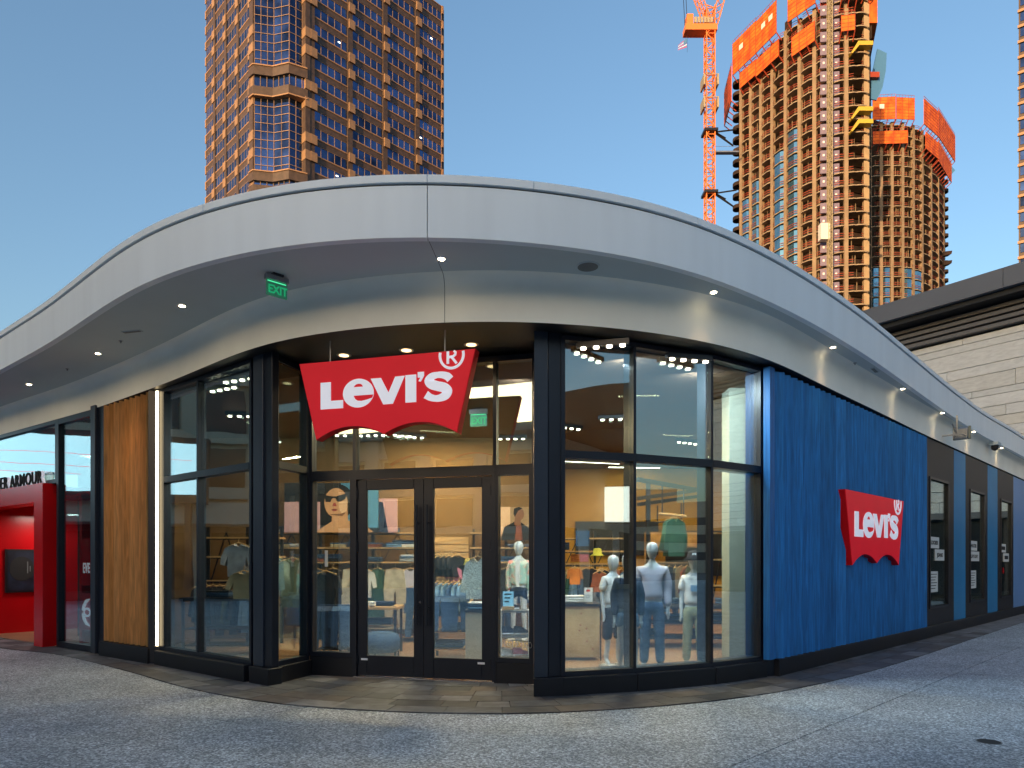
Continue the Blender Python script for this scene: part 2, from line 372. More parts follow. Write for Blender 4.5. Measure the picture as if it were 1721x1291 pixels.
# footprint polygon used to keep pavers outside
foot = [P1 + LD * -9, P1, L0 + Vector((-.05, -.1)), Vector((-3.0, 8.5)), DW0, DW1, Vector((.25, 7.75)), Vector((.6, 7.76)), G[1] + Vector((0, -.1)), G[2] + Vector((.05, -.1)), RW, rpt(22), Vector((19, 40)), Vector((-14, 40))]
def inside(p, poly):
    c_ = False; n = len(poly)
    for i in range(n):
        a, b_ = poly[i], poly[(i + 1) % n]
        if (a.y > p.y) != (b_.y > p.y) and p.x < (b_.x - a.x) * (p.y - a.y) / (b_.y - a.y) + a.x: c_ = not c_
    return c_
npav = 0; far_mb = MB()
for row in range(9):
    w = .30; o0, o1 = row * w + .004, (row + 1) * w - .004
    i = R.randint(0, 5)
    while i < len(edge) - 7:
        n = 6 if R.random() < .75 else 4
        a, b_ = i, min(i + n, len(edge) - 1)
        ea = edge[a] + (edge[a + 1] - edge[a]) * .05
        q = [edge[a] + enorm(edge, a) * o0, edge[b_] + enorm(edge, b_) * o0, edge[b_] + enorm(edge, b_) * o1, edge[a] + enorm(edge, a) * o1]
        d = (q[1] - q[0]).normalized() * .004
        q = [q[0] + d, q[1] - d, q[2] - d, q[3] + d]
        mid = (q[0] + q[2]) / 2; i += n
        if all(inside(x_, foot) for x_ in q): continue
        if abs(mid.x) / mid.y > .8: continue
        h = .010 + R.random() * .004
        tgt = None
        if mid.y < 15 and npav < 290:
            m_ = MB().prism([(x_.x, x_.y) for x_ in q], .003, h); m_.build('paver', M['paver'], pv); npav += 1
        else: far_mb.prism([(x_.x, x_.y) for x_ in q], .003, h)
if far_mb.v: tag(far_mb.build('far_pavers', M['paver'], pv), kind='stuff')

# roofline curves (plan) from the fascia's lower edge at 4.65 m and the drum's lower edge at 4.15 m
ZS, ZD, ZF, ZC = 4.65, 4.15, 5.15, 5.245
f_px = [(0, 622), (65, 587.5), (130, 545), (195, 500), (228, 481), (260, 465), (325, 443), (390, 426), (456, 413), (500, 407), (560, 401.5), (630, 397), (725, 395.5), (825, 400), (923, 408.5), (1000, 419), (1060, 429), (1130, 444), (1228, 477), (1293, 506), (1345, 531), (1390, 557), (1456, 597), (1521, 643), (1591, 693), (1653, 733)]
fp = [plan(u, v, ZS) for u, v in f_px]
dl = (fp[0] - fp[2]).normalized(); fp = [fp[0] + dl * 16, fp[0] + dl * 8] + fp
fp += [rpt(s, -.30) for s in (14, 19, 24)]
d_px = [(0, 732), (130, 696), (260, 651), (325, 625), (390, 597), (456, 574), (500, 565), (560, 556.6), (630, 548), (754, 540.5), (858, 539), (955, 544), (1060, 553), (1130, 563), (1228, 583), (1293, 604), (1345, 628), (1390, 651), (1488, 698)]
dp = [plan(u, v, ZD) for u, v in d_px]
dl = (dp[0] - dp[2]).normalized(); dp = [dp[0] + dl * 16, dp[0] + dl * 8] + dp
dp += [rpt(s, -.06) for s in (6.5, 10, 14, 19, 24)]
fas = smooth(resample(catmull(fp, 12), .12), 60); drm = smooth(resample(catmull(dp, 12), .12), 40)
CC = Vector((1.0, 27.0))
def polar(P, th):
    dv = Vector((sin(th), -cos(th)))
    for i in range(len(P) - 1):
        a, b_ = P[i] - CC, P[i + 1] - CC
        ca, cb_ = dv.x * a.y - dv.y * a.x, dv.x * b_.y - dv.y * b_.x
        if ca * cb_ <= 0 and (a.dot(dv) > 0):
            t_ = ca / (ca - cb_ + 1e-12); return P[i].lerp(P[i + 1], t_)
    return P[-1] if th > 0 else P[0]
NTH = 260; TH0, TH1 = radians(-62), radians(86)
ths = [TH0 + (TH1 - TH0) * i / NTH for i in range(NTH + 1)]
F = [polar(fas, th) for th in ths]; D = [polar(drm, th) for th in ths]
def uof(p): return U0 + FPX * p.x / p.y
def idx_at(P, u): return min(range(len(P)), key=lambda i: abs(uof(P[i]) - u) if P[i].y > 0 else 1e9)

store = thing('shop_building', 'corner shop with curved white canopy, dark glazed entrance and blue plank side wall', 'building')
def off(P, i, d):
    n = enorm(P, i); return P[i] - n * d           # outward (towards the plaza)
def strip(mb, rows, i0, i1, gap0=0, gap1=0, sm=True):
    n = i1 - i0
    vs = []
    for row in rows:
        for i in range(i0, i1 + 1): vs.append(row(i))
    fs = []
    for r_ in range(len(rows) - 1):
        for k in range(n): fs.append((r_ * (n + 1) + k, r_ * (n + 1) + k + 1, (r_ + 1) * (n + 1) + k + 1, (r_ + 1) * (n + 1) + k))
    mb.add(vs, fs, 0, sm)
def p3(p, z): return (p.x, p.y, z)
def shell(P, i0, i1, z0, z1, o_out, o_in, trim=.004):
    """a curved slab following P with real thickness"""
    mb = MB()
    def pt(i, o_):
        p = off(P, i, o_)
        if i == i0: p = p + (P[i + 1] - P[i]).normalized() * trim
        if i == i1: p = p - (P[i] - P[i - 1]).normalized() * trim
        return p
    strip(mb, [lambda i: p3(pt(i, o_out), z0), lambda i: p3(pt(i, o_out), z1)], i0, i1)
    strip(mb, [lambda i: p3(pt(i, o_out), z1), lambda i: p3(pt(i, o_in), z1)], i0, i1, sm=False)
    strip(mb, [lambda i: p3(pt(i, o_in), z1), lambda i: p3(pt(i, o_in), z0)], i0, i1)
    strip(mb, [lambda i: p3(pt(i, o_in), z0), lambda i: p3(pt(i, o_out), z0)], i0, i1, sm=False)
    for i in (i0, i1):
        q = [p3(pt(i, o_out), z0), p3(pt(i, o_out), z1), p3(pt(i, o_in), z1), p3(pt(i, o_in), z0)]
        mb.add(q, [(0, 1, 2, 3)])
    return mb
def cuts(P, us): return sorted(set([0, NTH] + [idx_at(P, u) for u in us]))
cf = cuts(F, [-500, 727, 1900])
for a, b_ in zip(cf, cf[1:]): shell(F, a, b_, ZS, ZF, 0, -.08).build('fascia_panel', M['fascia'], store)
shell(F, 0, NTH, ZF, ZF + .022, -.02, -.08).build('shadow_reveal', M['reveal'], store)
cc = cuts(F, [-200, 250, 345, 703, 899, 1170, 1480, 1640])
for a, b_ in zip(cc, cc[1:]): shell(F, a, b_, ZF + .022, ZC, .022, -.12, .003).build('coping', M['fascia'], store)
# soffit: flat from the fascia to the drum with a tight cove
cs = cuts(F, [727])
def Q(i, t_): return F[i].lerp(D[i], t_)
COVE = [(0, ZS)] + [(-.14 + .14 * sin(a), ZS - .14 + .14 * cos(a)) for a in [0, .26, .52, .78, 1.04, 1.3, pi / 2]] + [(0, ZD)]
for a, b_ in zip(cs, cs[1:]):
    mb = MB()
    def e_(i, p):
        if i == a and a: p = p + (F[i + 1] - F[i]).normalized() * .003
        if i == b_ and b_ < NTH: p = p - (F[i] - F[i - 1]).normalized() * .003
        return p
    dirn = lambda i: (F[i] - D[i]).normalized()
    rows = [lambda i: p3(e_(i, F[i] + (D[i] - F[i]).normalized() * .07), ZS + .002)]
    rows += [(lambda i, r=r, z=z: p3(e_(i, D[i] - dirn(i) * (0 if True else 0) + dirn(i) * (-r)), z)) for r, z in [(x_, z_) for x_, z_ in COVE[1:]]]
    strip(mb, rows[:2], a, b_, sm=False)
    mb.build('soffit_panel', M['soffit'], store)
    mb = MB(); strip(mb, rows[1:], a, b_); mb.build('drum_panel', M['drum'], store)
# black lid behind the drum, over the glazing, and the roof deck
mb = MB(); strip(mb, [lambda i: p3(D[i], ZD), lambda i: p3(D[i].lerp(CC, .05), ZD + .04)], 0, NTH, sm=False)
strip(mb, [lambda i: p3(D[i].lerp(CC, .05), ZD + .04), lambda i: p3(D[i].lerp(CC, .14), ZD + .04)], 0, NTH, sm=False)
mb.build('recess_ceiling', M['blackface'], store)
mb = MB(); strip(mb, [lambda i: p3(off(F, i, -.1), ZF + .02), lambda i: p3(CC, ZF + .1)], 0, NTH, sm=False); mb.build('roof_deck', M['asphalt'], store)

# ---- window maker: frame in local x (left to right), y inwards, z up
def window(P, Qp, z0, z1, mull, trans, fw=.055, dep=.12, name='window', glass='glass', panes=True, vs=None, fm='black', setb=.05, edges=(None, None), label=None):
    W = (Qp - P).length; rz = ang(Qp - P)
    mb = MB(); xs = [0] + [m_ * W for m_ in mull] + [W]
    e0 = fw if edges[0] is None else edges[0]; e1 = fw if edges[1] is None else edges[1]
    mb.box(0, W, 0, dep, z0, z0 + fw); mb.box(0, W, 0, dep, z1 - fw, z1)
    if e0: mb.box(0, e0, -.002, dep + .002, z0, z1)
    if e1: mb.box(W - e1, W, -.002, dep + .002, z0, z1)
    for m_ in xs[1:-1]: mb.box(m_ - .022, m_ + .022, .004, dep + .004, z0 + fw, z1 - fw)
    for tz in trans: mb.box(e0, W - e1, -.006, dep - .006, tz - .045, tz + .045)
    fr = mb.build(name, M[fm], store, (*P, 0), rz)
    if label: fr['label'] = label
    if panes:
        zs = [z0 + fw] + [x_ for tz in trans for x_ in (tz - .045, tz + .045)] + [z1 - fw]
        for i in range(len(xs) - 1):
            xa = xs[i] + (e0 if i == 0 else .022); xb = xs[i + 1] - (e1 if i == len(xs) - 2 else .022)
            for j in range(0, len(zs), 2):
                MB().box(xa, xb, setb, setb + .01, zs[j], zs[j + 1]).build('pane', M[glass], fr)
    return fr
def wallbox(P, Qp, y0, y1, z0, z1, name, m_, x0=0, x1=None, bev=.006):
    W = (Qp - P).length
    me = MB().box(x0, W if x1 is None else x1, y0, y1, z0, z1).mesh(name, M[m_]); 
    if bev: bevel(me, bev, 1)
    return inst(name, me, store, (*P, 0), ang(Qp - P))
TOP = 4.19
# right window: three panes
for i in range(3):
    w = window(G[i], G[i + 1], .22, 4.15, [], [2.78], edges=(.05 if i == 0 else .018, .018 if i < 2 else .05), dep=.24)
    wallbox(G[i], G[i + 1], -.07, .12, 0, .22, 'plinth', 'base')
def wprism(pts, z0, z1, name, m_): inst(name, bevel(MB().prism(pts, z0, z1).mesh(name, M[m_]), .006, 1), store)
wprism([(.245, 7.74), (.60, 7.80), (.60, 8.3), (.27, 8.52)], 0, .22, 'plinth', 'base')
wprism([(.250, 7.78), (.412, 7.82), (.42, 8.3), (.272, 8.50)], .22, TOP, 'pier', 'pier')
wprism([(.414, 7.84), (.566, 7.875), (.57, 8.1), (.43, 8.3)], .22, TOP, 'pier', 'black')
wallbox(G[3], RW + RD * .02, -.02, .2, 0, TOP, 'corner_post', 'black')
# left window
window(L0 + (L0 - L1).normalized() * .14, L1 + (L1 - L0).normalized() * .03, .22, 4.15, [.445], [2.78], edges=(.13, .05))
wallbox(L0, L1, -.09, .12, 0, .22, 'plinth', 'base', x0=-.14)
PL0, PL1 = Vector((-3.31, 8.74)), Vector((-3.0, 8.5))
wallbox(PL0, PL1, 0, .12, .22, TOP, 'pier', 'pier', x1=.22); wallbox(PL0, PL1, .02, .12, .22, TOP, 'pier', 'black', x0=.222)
wallbox(PL0, PL1, -.06, .14, 0, .22, 'plinth', 'base', x1=.43)
# entrance side glass
S0, S1 = Vector((-2.99, 8.58)), Vector((-2.75, 9.285))
window(S0, S1, .22, 4.15, [], [2.78], fw=.06, edges=(.10, .06)); wallbox(S0, S1, -.04, .1, 0, .22, 'plinth', 'base')
# door wall
DL = (DW1 - DW0); DWL = DL.length; drz = ang(DL)
def dx(u):
    r = (u - U0) / FPX; d_ = DL.normalized(); return (DW0.y * r - DW0.x) / (d_.x - d_.y * r)
xd0, xd1, xdm = dx(595), dx(831), dx(711)
window(DW0, DW1, 2.70, 4.15, [xd0 / DWL, xd1 / DWL], [], fw=.07, edges=(.04, .02))
for xa, xb in ((0, xd0), (xd1, DWL)):
    w = window(DW0 + DL.normalized() * xa, DW0 + DL.normalized() * xb, .27, 2.70, [], [], fw=.06, edges=(.05, .06))
    wallbox(DW0, DW1, -.0, .12, 0, .27, 'plinth', 'base', x0=xa, x1=xb)
jm = MB().box(xd0 - .02, xd0 + .035, -.01, .13, 0, 2.72).box(xd1 - .035, xd1 + .02, -.01, .13, 0, 2.72).box(xd0, xd1, -.012, .13, 2.64, 2.73)
jm.build('door_jamb', M['black'], store, (*DW0, 0), drz)
MB().box(xd0, xd1, -.03, .14, .012, .022).build('threshold', M['chrome'], store, (*DW0, 0), drz)
def door(xa, xb, hinge_left):
    W = xb - xa; mb = MB(); st, tr, br = .135, .13, .27
    mb.box(0, st, 0, .05, .03, 2.63); mb.box(W - st, W, 0, .05, .03, 2.63); mb.box(st, W - st, .001, .049, .03, .03 + br); mb.box(st, W - st, .001, .049, 2.63 - tr, 2.63)
    d_ = inst('door', bevel(mb.mesh('door', M['black']), .004, 1), store, (*(DW0 + DL.normalized() * xa), 0), drz); d_.location = (*(DW0 + DL.normalized() * xa + Vector((-DL.y, DL.x)).normalized() * .02), 0)
    MB().box(st, W - st, .02, .03, .30, 2.5).build('pane', M['glass'], d_)
    hx = W - .07 if hinge_left else .07
    hd = MB(); hd.tube([(hx, -.07, .72), (hx, -.07, 2.28)], .016, 10)
    for z in (.95, 2.05): hd.tube([(hx, -.07, z), (hx, .0, z)], .01, 6)
    hd.build('door_handle', M['black'], d_)
    ex = .004 if hinge_left else W - .004
    for z in (.25, .95, 1.75, 2.45): MB().tube([(ex, -.012, z - .07), (ex, -.012, z + .07)], .012, 6).build('hinge', M['black'], d_)
    kx = .075 if hinge_left else W - .17
    MB().box(kx - .02, kx + .075, -.003, .0, .235, .262).build('door_label', M['white'], d_)
    if hinge_left:
        MB().tube([(W - .045, -.006, 1.02), (W - .045, .0, 1.02)], .014, 10).build('lock', M['chrome'], d_)
door(xd0 + .038, xdm - .002, True); door(xdm + .002, xd1 - .038, False)
# house number on the right sidelight
nm = text('street_number', '2350', .115, M['paper'], store, (*(DW0 + DL.normalized() * (xd1 + .26)), .46), rot=(pi / 2, 0, drz), depth=.002)
nb_ = MB()
for a_, b_, c_, d_ in ((0, .11, 0, .012), (0, .11, .098, .11), (0, .012, 0, .11), (.098, .11, 0, .11)): nb_.box(a_, b_, -.002, .002, c_, d_)
nb_.box(.03, .042, -.002, .002, .03, .08); nb_.box(.03, .08, -.002, .002, .03, .042); nb_.box(.055, .08, -.002, .002, .055, .067)
ob = nb_.build('number_icon', M['paper'], store, (*(DW0 + DL.normalized() * (xd1 + .13)), .45), drz)
MB().box(dx(543) , dx(543) + .04, .045, .049, 1.48, 1.7).build('opening_hours_sticker', M['paper'], store, (*DW0, 0), drz)

# ---- left: LED slot, oak planks, post, neighbour glazing
LEDX = Vector((-5.36, 10.33))
wallbox(LEDX + Vector((-.10, .0)), L0 + Vector((-.08, .07)), .02, .2, .0, TOP - .02, 'corner_post', 'black', x0=-.05)
inst('light_strip', MB().box(-.024, .024, -.01, .012, .28, 4.13).mesh('light_strip', M['led']), store, (*LEDX, 0), ang(L1 - L0))
# oak planks: sawtooth boards from u=174 to u=248
A, B = Vector((-6.76, 11.36)), Vector((-5.48, 10.42)); n = 9; AB = (B - A)
for k in range(n):
    p = A + AB * (k / n); w = AB.length / n
    me = MB().prism([(0, .05), (.0, .02), (w * .93, -.085), (w * .95, -.0), (w * .95, .05)], .26, 4.12).mesh('plank', M['wood'])
    inst('plank', me, store, (p.x, p.y, 0), ang(AB))
wallbox(A, B, .03, .2, 0, TOP - .02, 'wall', 'base', bev=0); wallbox(A, B, -.09, .05, 0, .25, 'plinth', 'base', x0=-.02, x1=AB.length + .04)
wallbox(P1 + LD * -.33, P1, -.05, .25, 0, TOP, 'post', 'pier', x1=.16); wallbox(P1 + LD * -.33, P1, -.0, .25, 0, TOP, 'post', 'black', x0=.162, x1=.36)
xg0, xg1 = ls(95) , -.33
window(P1 + LD * xg0, P1 + LD * xg1, .02, 4.15, [], [], fw=.10, edges=(.08, .04))
window(P1 + LD * -9, P1 + LD * xg0, 3.0, 4.15, [.5], [], fw=.07, edges=(.05, .06))

# ---- right: blue planks on the side wall, dark window bays
s0, s1 = rs(1296), rs(1549); NP = 34
wallbox(RW, rpt(22), .04, .25, 0, TOP, 'wall', 'base', bev=0); wallbox(RW, rpt(22), -.085, .06, 0, .24, 'plinth', 'base', x1=22)
pw = (s1 - s0) / NP
pme = [MB().prism([(0, .04), (.0, .0 + j), (pw * .93, -.10 + j), (pw * .95, -.03), (pw * .95, .04)], .245, 4.10).mesh('plank', M['blue']) for j in (0, .004, -.004)]
inst('plank', MB().prism([(0, .04), (0, -.05), (.14, -.05), (.14, .04)], .245, 4.13).mesh('plank', M['blue']), store, (*rpt(s0 - .14), 0), ang(RD))
for k in range(NP): inst('plank', pme[k % 3], store, (*rpt(s0 + k * pw), 0), ang(RD))
def bay(ua, ub, wa, wb, zt, zb):
    a, b_ = rs(ua), rs(ub); x0, x1 = rs(wa), rs(wb); o_ = rpt(0)
    mb = MB().box(a, x0, -.03, .04, .24, 4.13).box(x1, b_, -.03, .04, .24, 4.13).box(x0, x1, -.03, .04, zt, 4.13).box(x0, x1, -.03, .04, .24, zb)
    w = mb.build('window_bay', M['darkpanel'], store, (*RW, 0), ang(RD))
    f_ = .05; fm = MB().box(x0 - f_, x0, -.05, .06, zb - f_, zt + f_).box(x1, x1 + f_, -.05, .06, zb - f_, zt + f_).box(x0, x1, -.048, .06, zt, zt + f_).box(x0, x1, -.048, .06, zb - f_, zb)
    fm.build('window_frame', M['black'], w)
    MB().box(x0, x1, .0, .01, zb, zt).build('pane', M['glass'], w)
    MB().box(x0, x1, .03, .035, zb, zt).build('display_back', M['base'], w)
    MB().box(x0 + .02, x1 - .02, .012, .03, zb, zb + .12).build('sill', M['metal'], w)
    return x0, x1, w
bays = [bay(1551, 1600.5, 1560, 1590, 3.30, .64), bay(1620.5, 1657.5, 1628, 1651, 3.30, .64), bay(1674.5, 1701, 1680, 1697, 3.30, .64), bay(1722, 1742, 1726, 1738, 3.3, .64)]
for ua, ub in ((1600.5, 1620.5), (1657.5, 1674.5)): wallbox(RW, rpt(22), -.03, .04, .24, 4.13, 'blue_panel', 'bluepanel', x0=rs(ua) + .01, x1=rs(ub) - .01)
wallbox(RW, rpt(22), -.03, .04, .24, 4.13, 'blue_panel', 'palebluepanel', x0=rs(1701) + .01, x1=rs(1722) - .01)
wallbox(RW, rpt(24), -.03, .04, .24, 4.13, 'blue_panel', 'palebluepanel', x0=rs(1742) + .01, x1=24)

# ---- interior shell
poly = [P1 + LD * -9, P1, L0, PL1 + Vector((0, .1)), DW0, DW1, Vector((.35, 8.1)), G[0], G[1], G[2], G[3], RW, rpt(10), Vector((10.6, 19.5)), Vector((-14, 19.5))]
MB().prism([tuple(p + (CC - p).normalized() * .06) for p in poly], .008, .02).build('shop_floor', M['floor_in'], store)
MB().prism([tuple(p + (CC - p).normalized() * .13) for p in poly], 4.08, 4.12).build('shop_ceiling', M['ceil_in'], store)
MB().box(-6.3, .75, 13.9, 14.05, .02, 4.08).build('shop_wall', M['wall_in'], store)
MB().box(.75, .9, 13.9, 18.3, .02, 4.08).build('shop_wall', M['wall_in'], store)
MB().box(.9, 10.5, 18.3, 18.45, .02, 4.08).build('shop_wall', M['mustard'], store)
MB().box(-6.45, -6.3, 11.35, 14.05, .02, 4.08).build('shop_wall', M['wall_in'], store)
MB().box(3.16, 3.50, 9.95, 10.3, .02, 4.08).build('column', M['cream'], store)

# ==================================================================== towers far behind
M['granite'] = mat('brown_granite', (.075, .050, .036), .6, var=.25, scale=1.2)
M['granite_sunlit'] = mat('sunlit_granite_block', (.30, .185, .10), .6, var=.12, scale=1)  # paler tone puts bright sun patches into the pier blocks' colour
M['ledge'] = mat('sunlit_sill_stone', (.36, .21, .11), .6, var=.08, scale=1)  # pale orange puts the sunlit sill and reveal highlights into the colour
M['tglass'] = mat('blue_office_glass', (.055, .10, .22), .09, .85, var=.75, scale=.16)
M['tglassdark'] = mat('dark_blue_office_glass', (.03, .06, .14), .09, .85, var=.3, scale=.12)
M['tmull'] = mat('copper_mullion', (.38, .25, .17), .5, .3)
M['lit'] = mat('lit_ceiling_panel', (1, 1, .9), emit=(1, .93, .75), es=2)
tw = thing('office_tower', 'tall brown granite office tower with blue glass bands behind the curved canopy', 'office tower', (-49.8, 140, 0), radians(45))
FH = 3.74; Z0, NF = 64.0, 21; ZTOP = Z0 + NF * FH
def facade(face, a, b_, npane, tower=tw):
    """one bay between piers; face 'x': the plane y=0 running along x, face 'y': the plane x=0 running along y"""
    def bx(mb, p, q, d0, d1, z0, z1):
        return mb.box(p, q, d0, d1, z0, z1) if face == 'x' else mb.box(.9 - (.9 - d0) * .4, .9 - (.9 - d1) * .4 + .001, p, q, z0, z1)
    L = b_ - a
    gm = bx(MB(), a + .55, b_ - .5, .55, .7, -.25, 2.2).mesh('window', M['tglass'])
    mm = MB()
    for k in range(npane + 1):
        p = a + .55 + (L - 1.05) * k / npane; bx(mm, p - .05, p + .05, .45, .56, -.2, 2.2)
    bx(mm, a + .55, b_ - .5, .46, .56, 2.12, 2.2)
    mm = mm.mesh('mullions', M['tmull'])
    sp = bx(MB(), a + .55, b_ - .5, .42 if face == 'x' else .50, .8, 0, FH - 2.2 - .28).mesh('spandrel', M['granite'])
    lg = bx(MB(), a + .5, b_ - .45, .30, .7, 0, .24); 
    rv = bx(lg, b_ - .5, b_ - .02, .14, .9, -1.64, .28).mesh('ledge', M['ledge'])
    for k in range(NF):
        z = Z0 + k * FH
        w = inst('window', gm, tower, (0, 0, z)); inst('mullions', mm, w)
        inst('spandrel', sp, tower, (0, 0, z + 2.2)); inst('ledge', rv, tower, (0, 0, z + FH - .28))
        if face == 'x' and R.random() < .10:
            p = a + .8 + R.random() * (L - 2.6); inst('ceiling_light', MB().box(p, p + .55, .42, .46, 1.25, 1.42).mesh('ceiling_light', M['lit']), tower, (0, 0, z))
    pr = bx(MB(), a - .7, a + .55, .12, .9, Z0, ZTOP).build('pier', M['granite'], tower)
    bk = bx(MB(), a - .55, a + .95, -.28, .15, 0, 2.0).mesh('pier_block', M['granite_sunlit'])
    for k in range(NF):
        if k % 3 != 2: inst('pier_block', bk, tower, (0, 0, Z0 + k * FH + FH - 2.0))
xs = [9.9, 19.3, 28.7, 38.1]; ys = [9.9, 16.6, 23.2, 29.6]
for a, b_ in zip(xs, xs[1:] + [46.2]): facade('x', a, b_, 5)
for a, b_ in zip(ys, ys[1:] + [35.0]): facade('y', a, b_, 4)
MB().prism([(9.2, .9), (46.9, .9), (46.9, 35), (.9, 35), (.9, 9.2), (5.4, 5.4)], 0, ZTOP).build('shaft', M['granite'], tw)
MB().prism([(12, 3.5), (44.0, 3.5), (44.0, 33), (3.5, 33), (3.5, 12)], ZTOP, ZTOP + 34).build('upper_shaft', M['tglassdark'], tw)
um = MB()
for k in range(9):
    um.box(11.9, 44.1, 3.35, 3.5, ZTOP + 2 + k * 3.74, ZTOP + 3.6 + k * 3.74, 0); um.box(3.35, 3.5, 11.9, 33.1, ZTOP + 2 + k * 3.74, ZTOP + 3.6 + k * 3.74, 0)
for k in range(5): um.box(12 + k * 7.6, 13.2 + k * 7.6, 3.0, 3.4, ZTOP, ZTOP + 34); um.box(3.0, 3.4, 12 + k * 5, 13 + k * 5, ZTOP, ZTOP + 34)
um.build('upper_bands', M['granite'], tw)
# chamfered corner: a folded glass bay with belts
def corner(z0, z1, belt):
    A_, Mid, B_, B2 = Vector((1.1, 7.7)), Vector((4.35, 5.2)), Vector((5.9, 2.2)), Vector((8.2, .6))
    A_ = Vector((.3, 7.2)); Mid = Vector((3.6, 5.0)); B_ = Vector((5.5, 1.9)); B2 = Vector((8.3, 1.6))
    if not belt:
        n = max(1, round((z1 - z0) / 1.87))
        for (p, q, mt, nn) in ((A_, Mid, 'tglass', 3), (Mid, B_, 'tglass', 2), (B_, B2, 'tglassdark', 2)):
            g = MB().prism([tuple(p), tuple(q), tuple(q + Vector((.9, .9))), tuple(p + Vector((.9, .9)))], z0, z1).build('corner_glass', M[mt], tw)
            mu = MB(); nrm = (p - q).normalized(); nrm = Vector((nrm.y, -nrm.x)); 
            if nrm.dot(Vector((-1, -1))) < 0: nrm = -nrm
            for k in range(nn + 1):
                c_ = p.lerp(q, k / nn) + nrm * .06; mu.bar((*c_, z0), (*c_, z1), .12)
            for k in range(n + 1):
                z = z0 + (z1 - z0) * k / n; mu.bar((*(p + nrm * .06), z), (*(q + nrm * .06), z), .10)
            mu.build('mullions', M['tmull'], g)
    else:
        pts = [Vector((-.5, 8.4)), Vector((-.3, 6.6)), Vector((3.0, 4.4)), Vector((4.9, 1.0)), Vector((8.6, -.2)), Vector((9.5, .6)), Vector((9, 3)), Vector((2, 9))]
        MB().prism([tuple(p) for p in pts], z0, z0 + 1.9).build('belt', M['granite'], tw)
        q2 = [p + Vector((.4, .4)) for p in pts]; g = MB().prism([tuple(p) for p in q2], z0 + 1.9, z1 - 1.9).build('belt_glass', M['tglass'], tw)
        MB().prism([tuple(p) for p in pts], z1 - 1.9, z1).build('belt', M['granite'], tw)
        q3 = [p - Vector((.15, .15)) for p in pts]
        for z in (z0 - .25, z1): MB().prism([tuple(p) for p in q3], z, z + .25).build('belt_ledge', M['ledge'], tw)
        mu = MB()
        for a, b_ in zip(q2, q2[1:6]):
            for k in range(3): c_ = a.lerp(b_, k / 3) - Vector((.05, .05)); mu.bar((*c_, z0 + 1.9), (*c_, z1 - 1.9), .14)
        mu.build('mullions', M['tmull'], g)
zb1, zb2 = zat(150, 143), zat(100, 143)
zc1, zc2 = zat(318, 143), zat(285, 143)
corner(Z0, zc1, False); corner(zc1, zc2 + .6, True); corner(zc2 + .6, zb1, False); corner(zb1, zb2, True); corner(zb2, ZTOP + 4, False)
for (x0, x1, y0, y1) in ((8.2, 9.3, .0, 1.4), (.0, 1.4, 7.4, 9.2)):
    MB().box(x0, x1, y0, y1, Z0, ZTOP).build('corner_pier', M['granite'], tw)
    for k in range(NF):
        if k % 3 != 2: MB().box(x0 - .1, x1 + .1, y0 - .2, y1 + .1, Z0 + k * FH + 1.7, Z0 + k * FH + 3.7).build('pier_block', M['granite_sunlit'], tw)

# ---- round towers under construction
M['conc'] = mat('raw_concrete', (.27, .205, .135), .85, var=.18, scale=.5)
M['slabedge'] = mat('slab_concrete', (.34, .27, .19), .85, var=.15, scale=.6)
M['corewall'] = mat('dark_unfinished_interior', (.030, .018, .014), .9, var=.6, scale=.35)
M['rail'] = mat('red_guard_rail', (.34, .05, .02), .7)
M['cglass'] = mat('new_blue_glazing', (.14, .32, .44), .12, .8, var=.25, scale=.3)
M['fin'] = mat('tan_fin_wall', (.50, .37, .21), .8, var=.12, scale=.5)
M['hoist'] = mat('hoist_lattice', (.40, .34, .22), .6, .2)
M['yellow'] = mat('yellow_platform', (.55, .40, .05), .6)
M['violet'] = mat('hoist_gate_panel', (.20, .17, .26), .6)
M['crane'] = mat('orange_crane_paint', (.75, .22, .05), .55)
M['tarp'] = mat('blue_tarp', (.06, .20, .42), .6)
net = bpy.data.materials.new('orange_safety_net'); net.use_nodes = True
t = net.node_tree; b = t.nodes['Principled BSDF']; b.inputs['Roughness'].default_value = .8
tc = t.nodes.new('ShaderNodeTexCoord'); n1 = t.nodes.new('ShaderNodeTexNoise'); n1.inputs['Scale'].default_value = .45; n1.inputs['Detail'].default_value = 8
t.links.new(tc.outputs['Object'], n1.inputs['Vector']); rp = t.nodes.new('ShaderNodeValToRGB')
rp.color_ramp.elements[0].position = .35; rp.color_ramp.elements[0].color = (.50, .07, .008, 1); rp.color_ramp.elements[1].position = .65; rp.color_ramp.elements[1].color = (.90, .19, .015, 1)
t.links.new(n1.outputs[0], rp.inputs[0]); t.links.new(rp.outputs[0], b.inputs['Base Color']); M['net'] = net
M['netframe'] = mat('net_frame_red', (.35, .05, .02), .7)

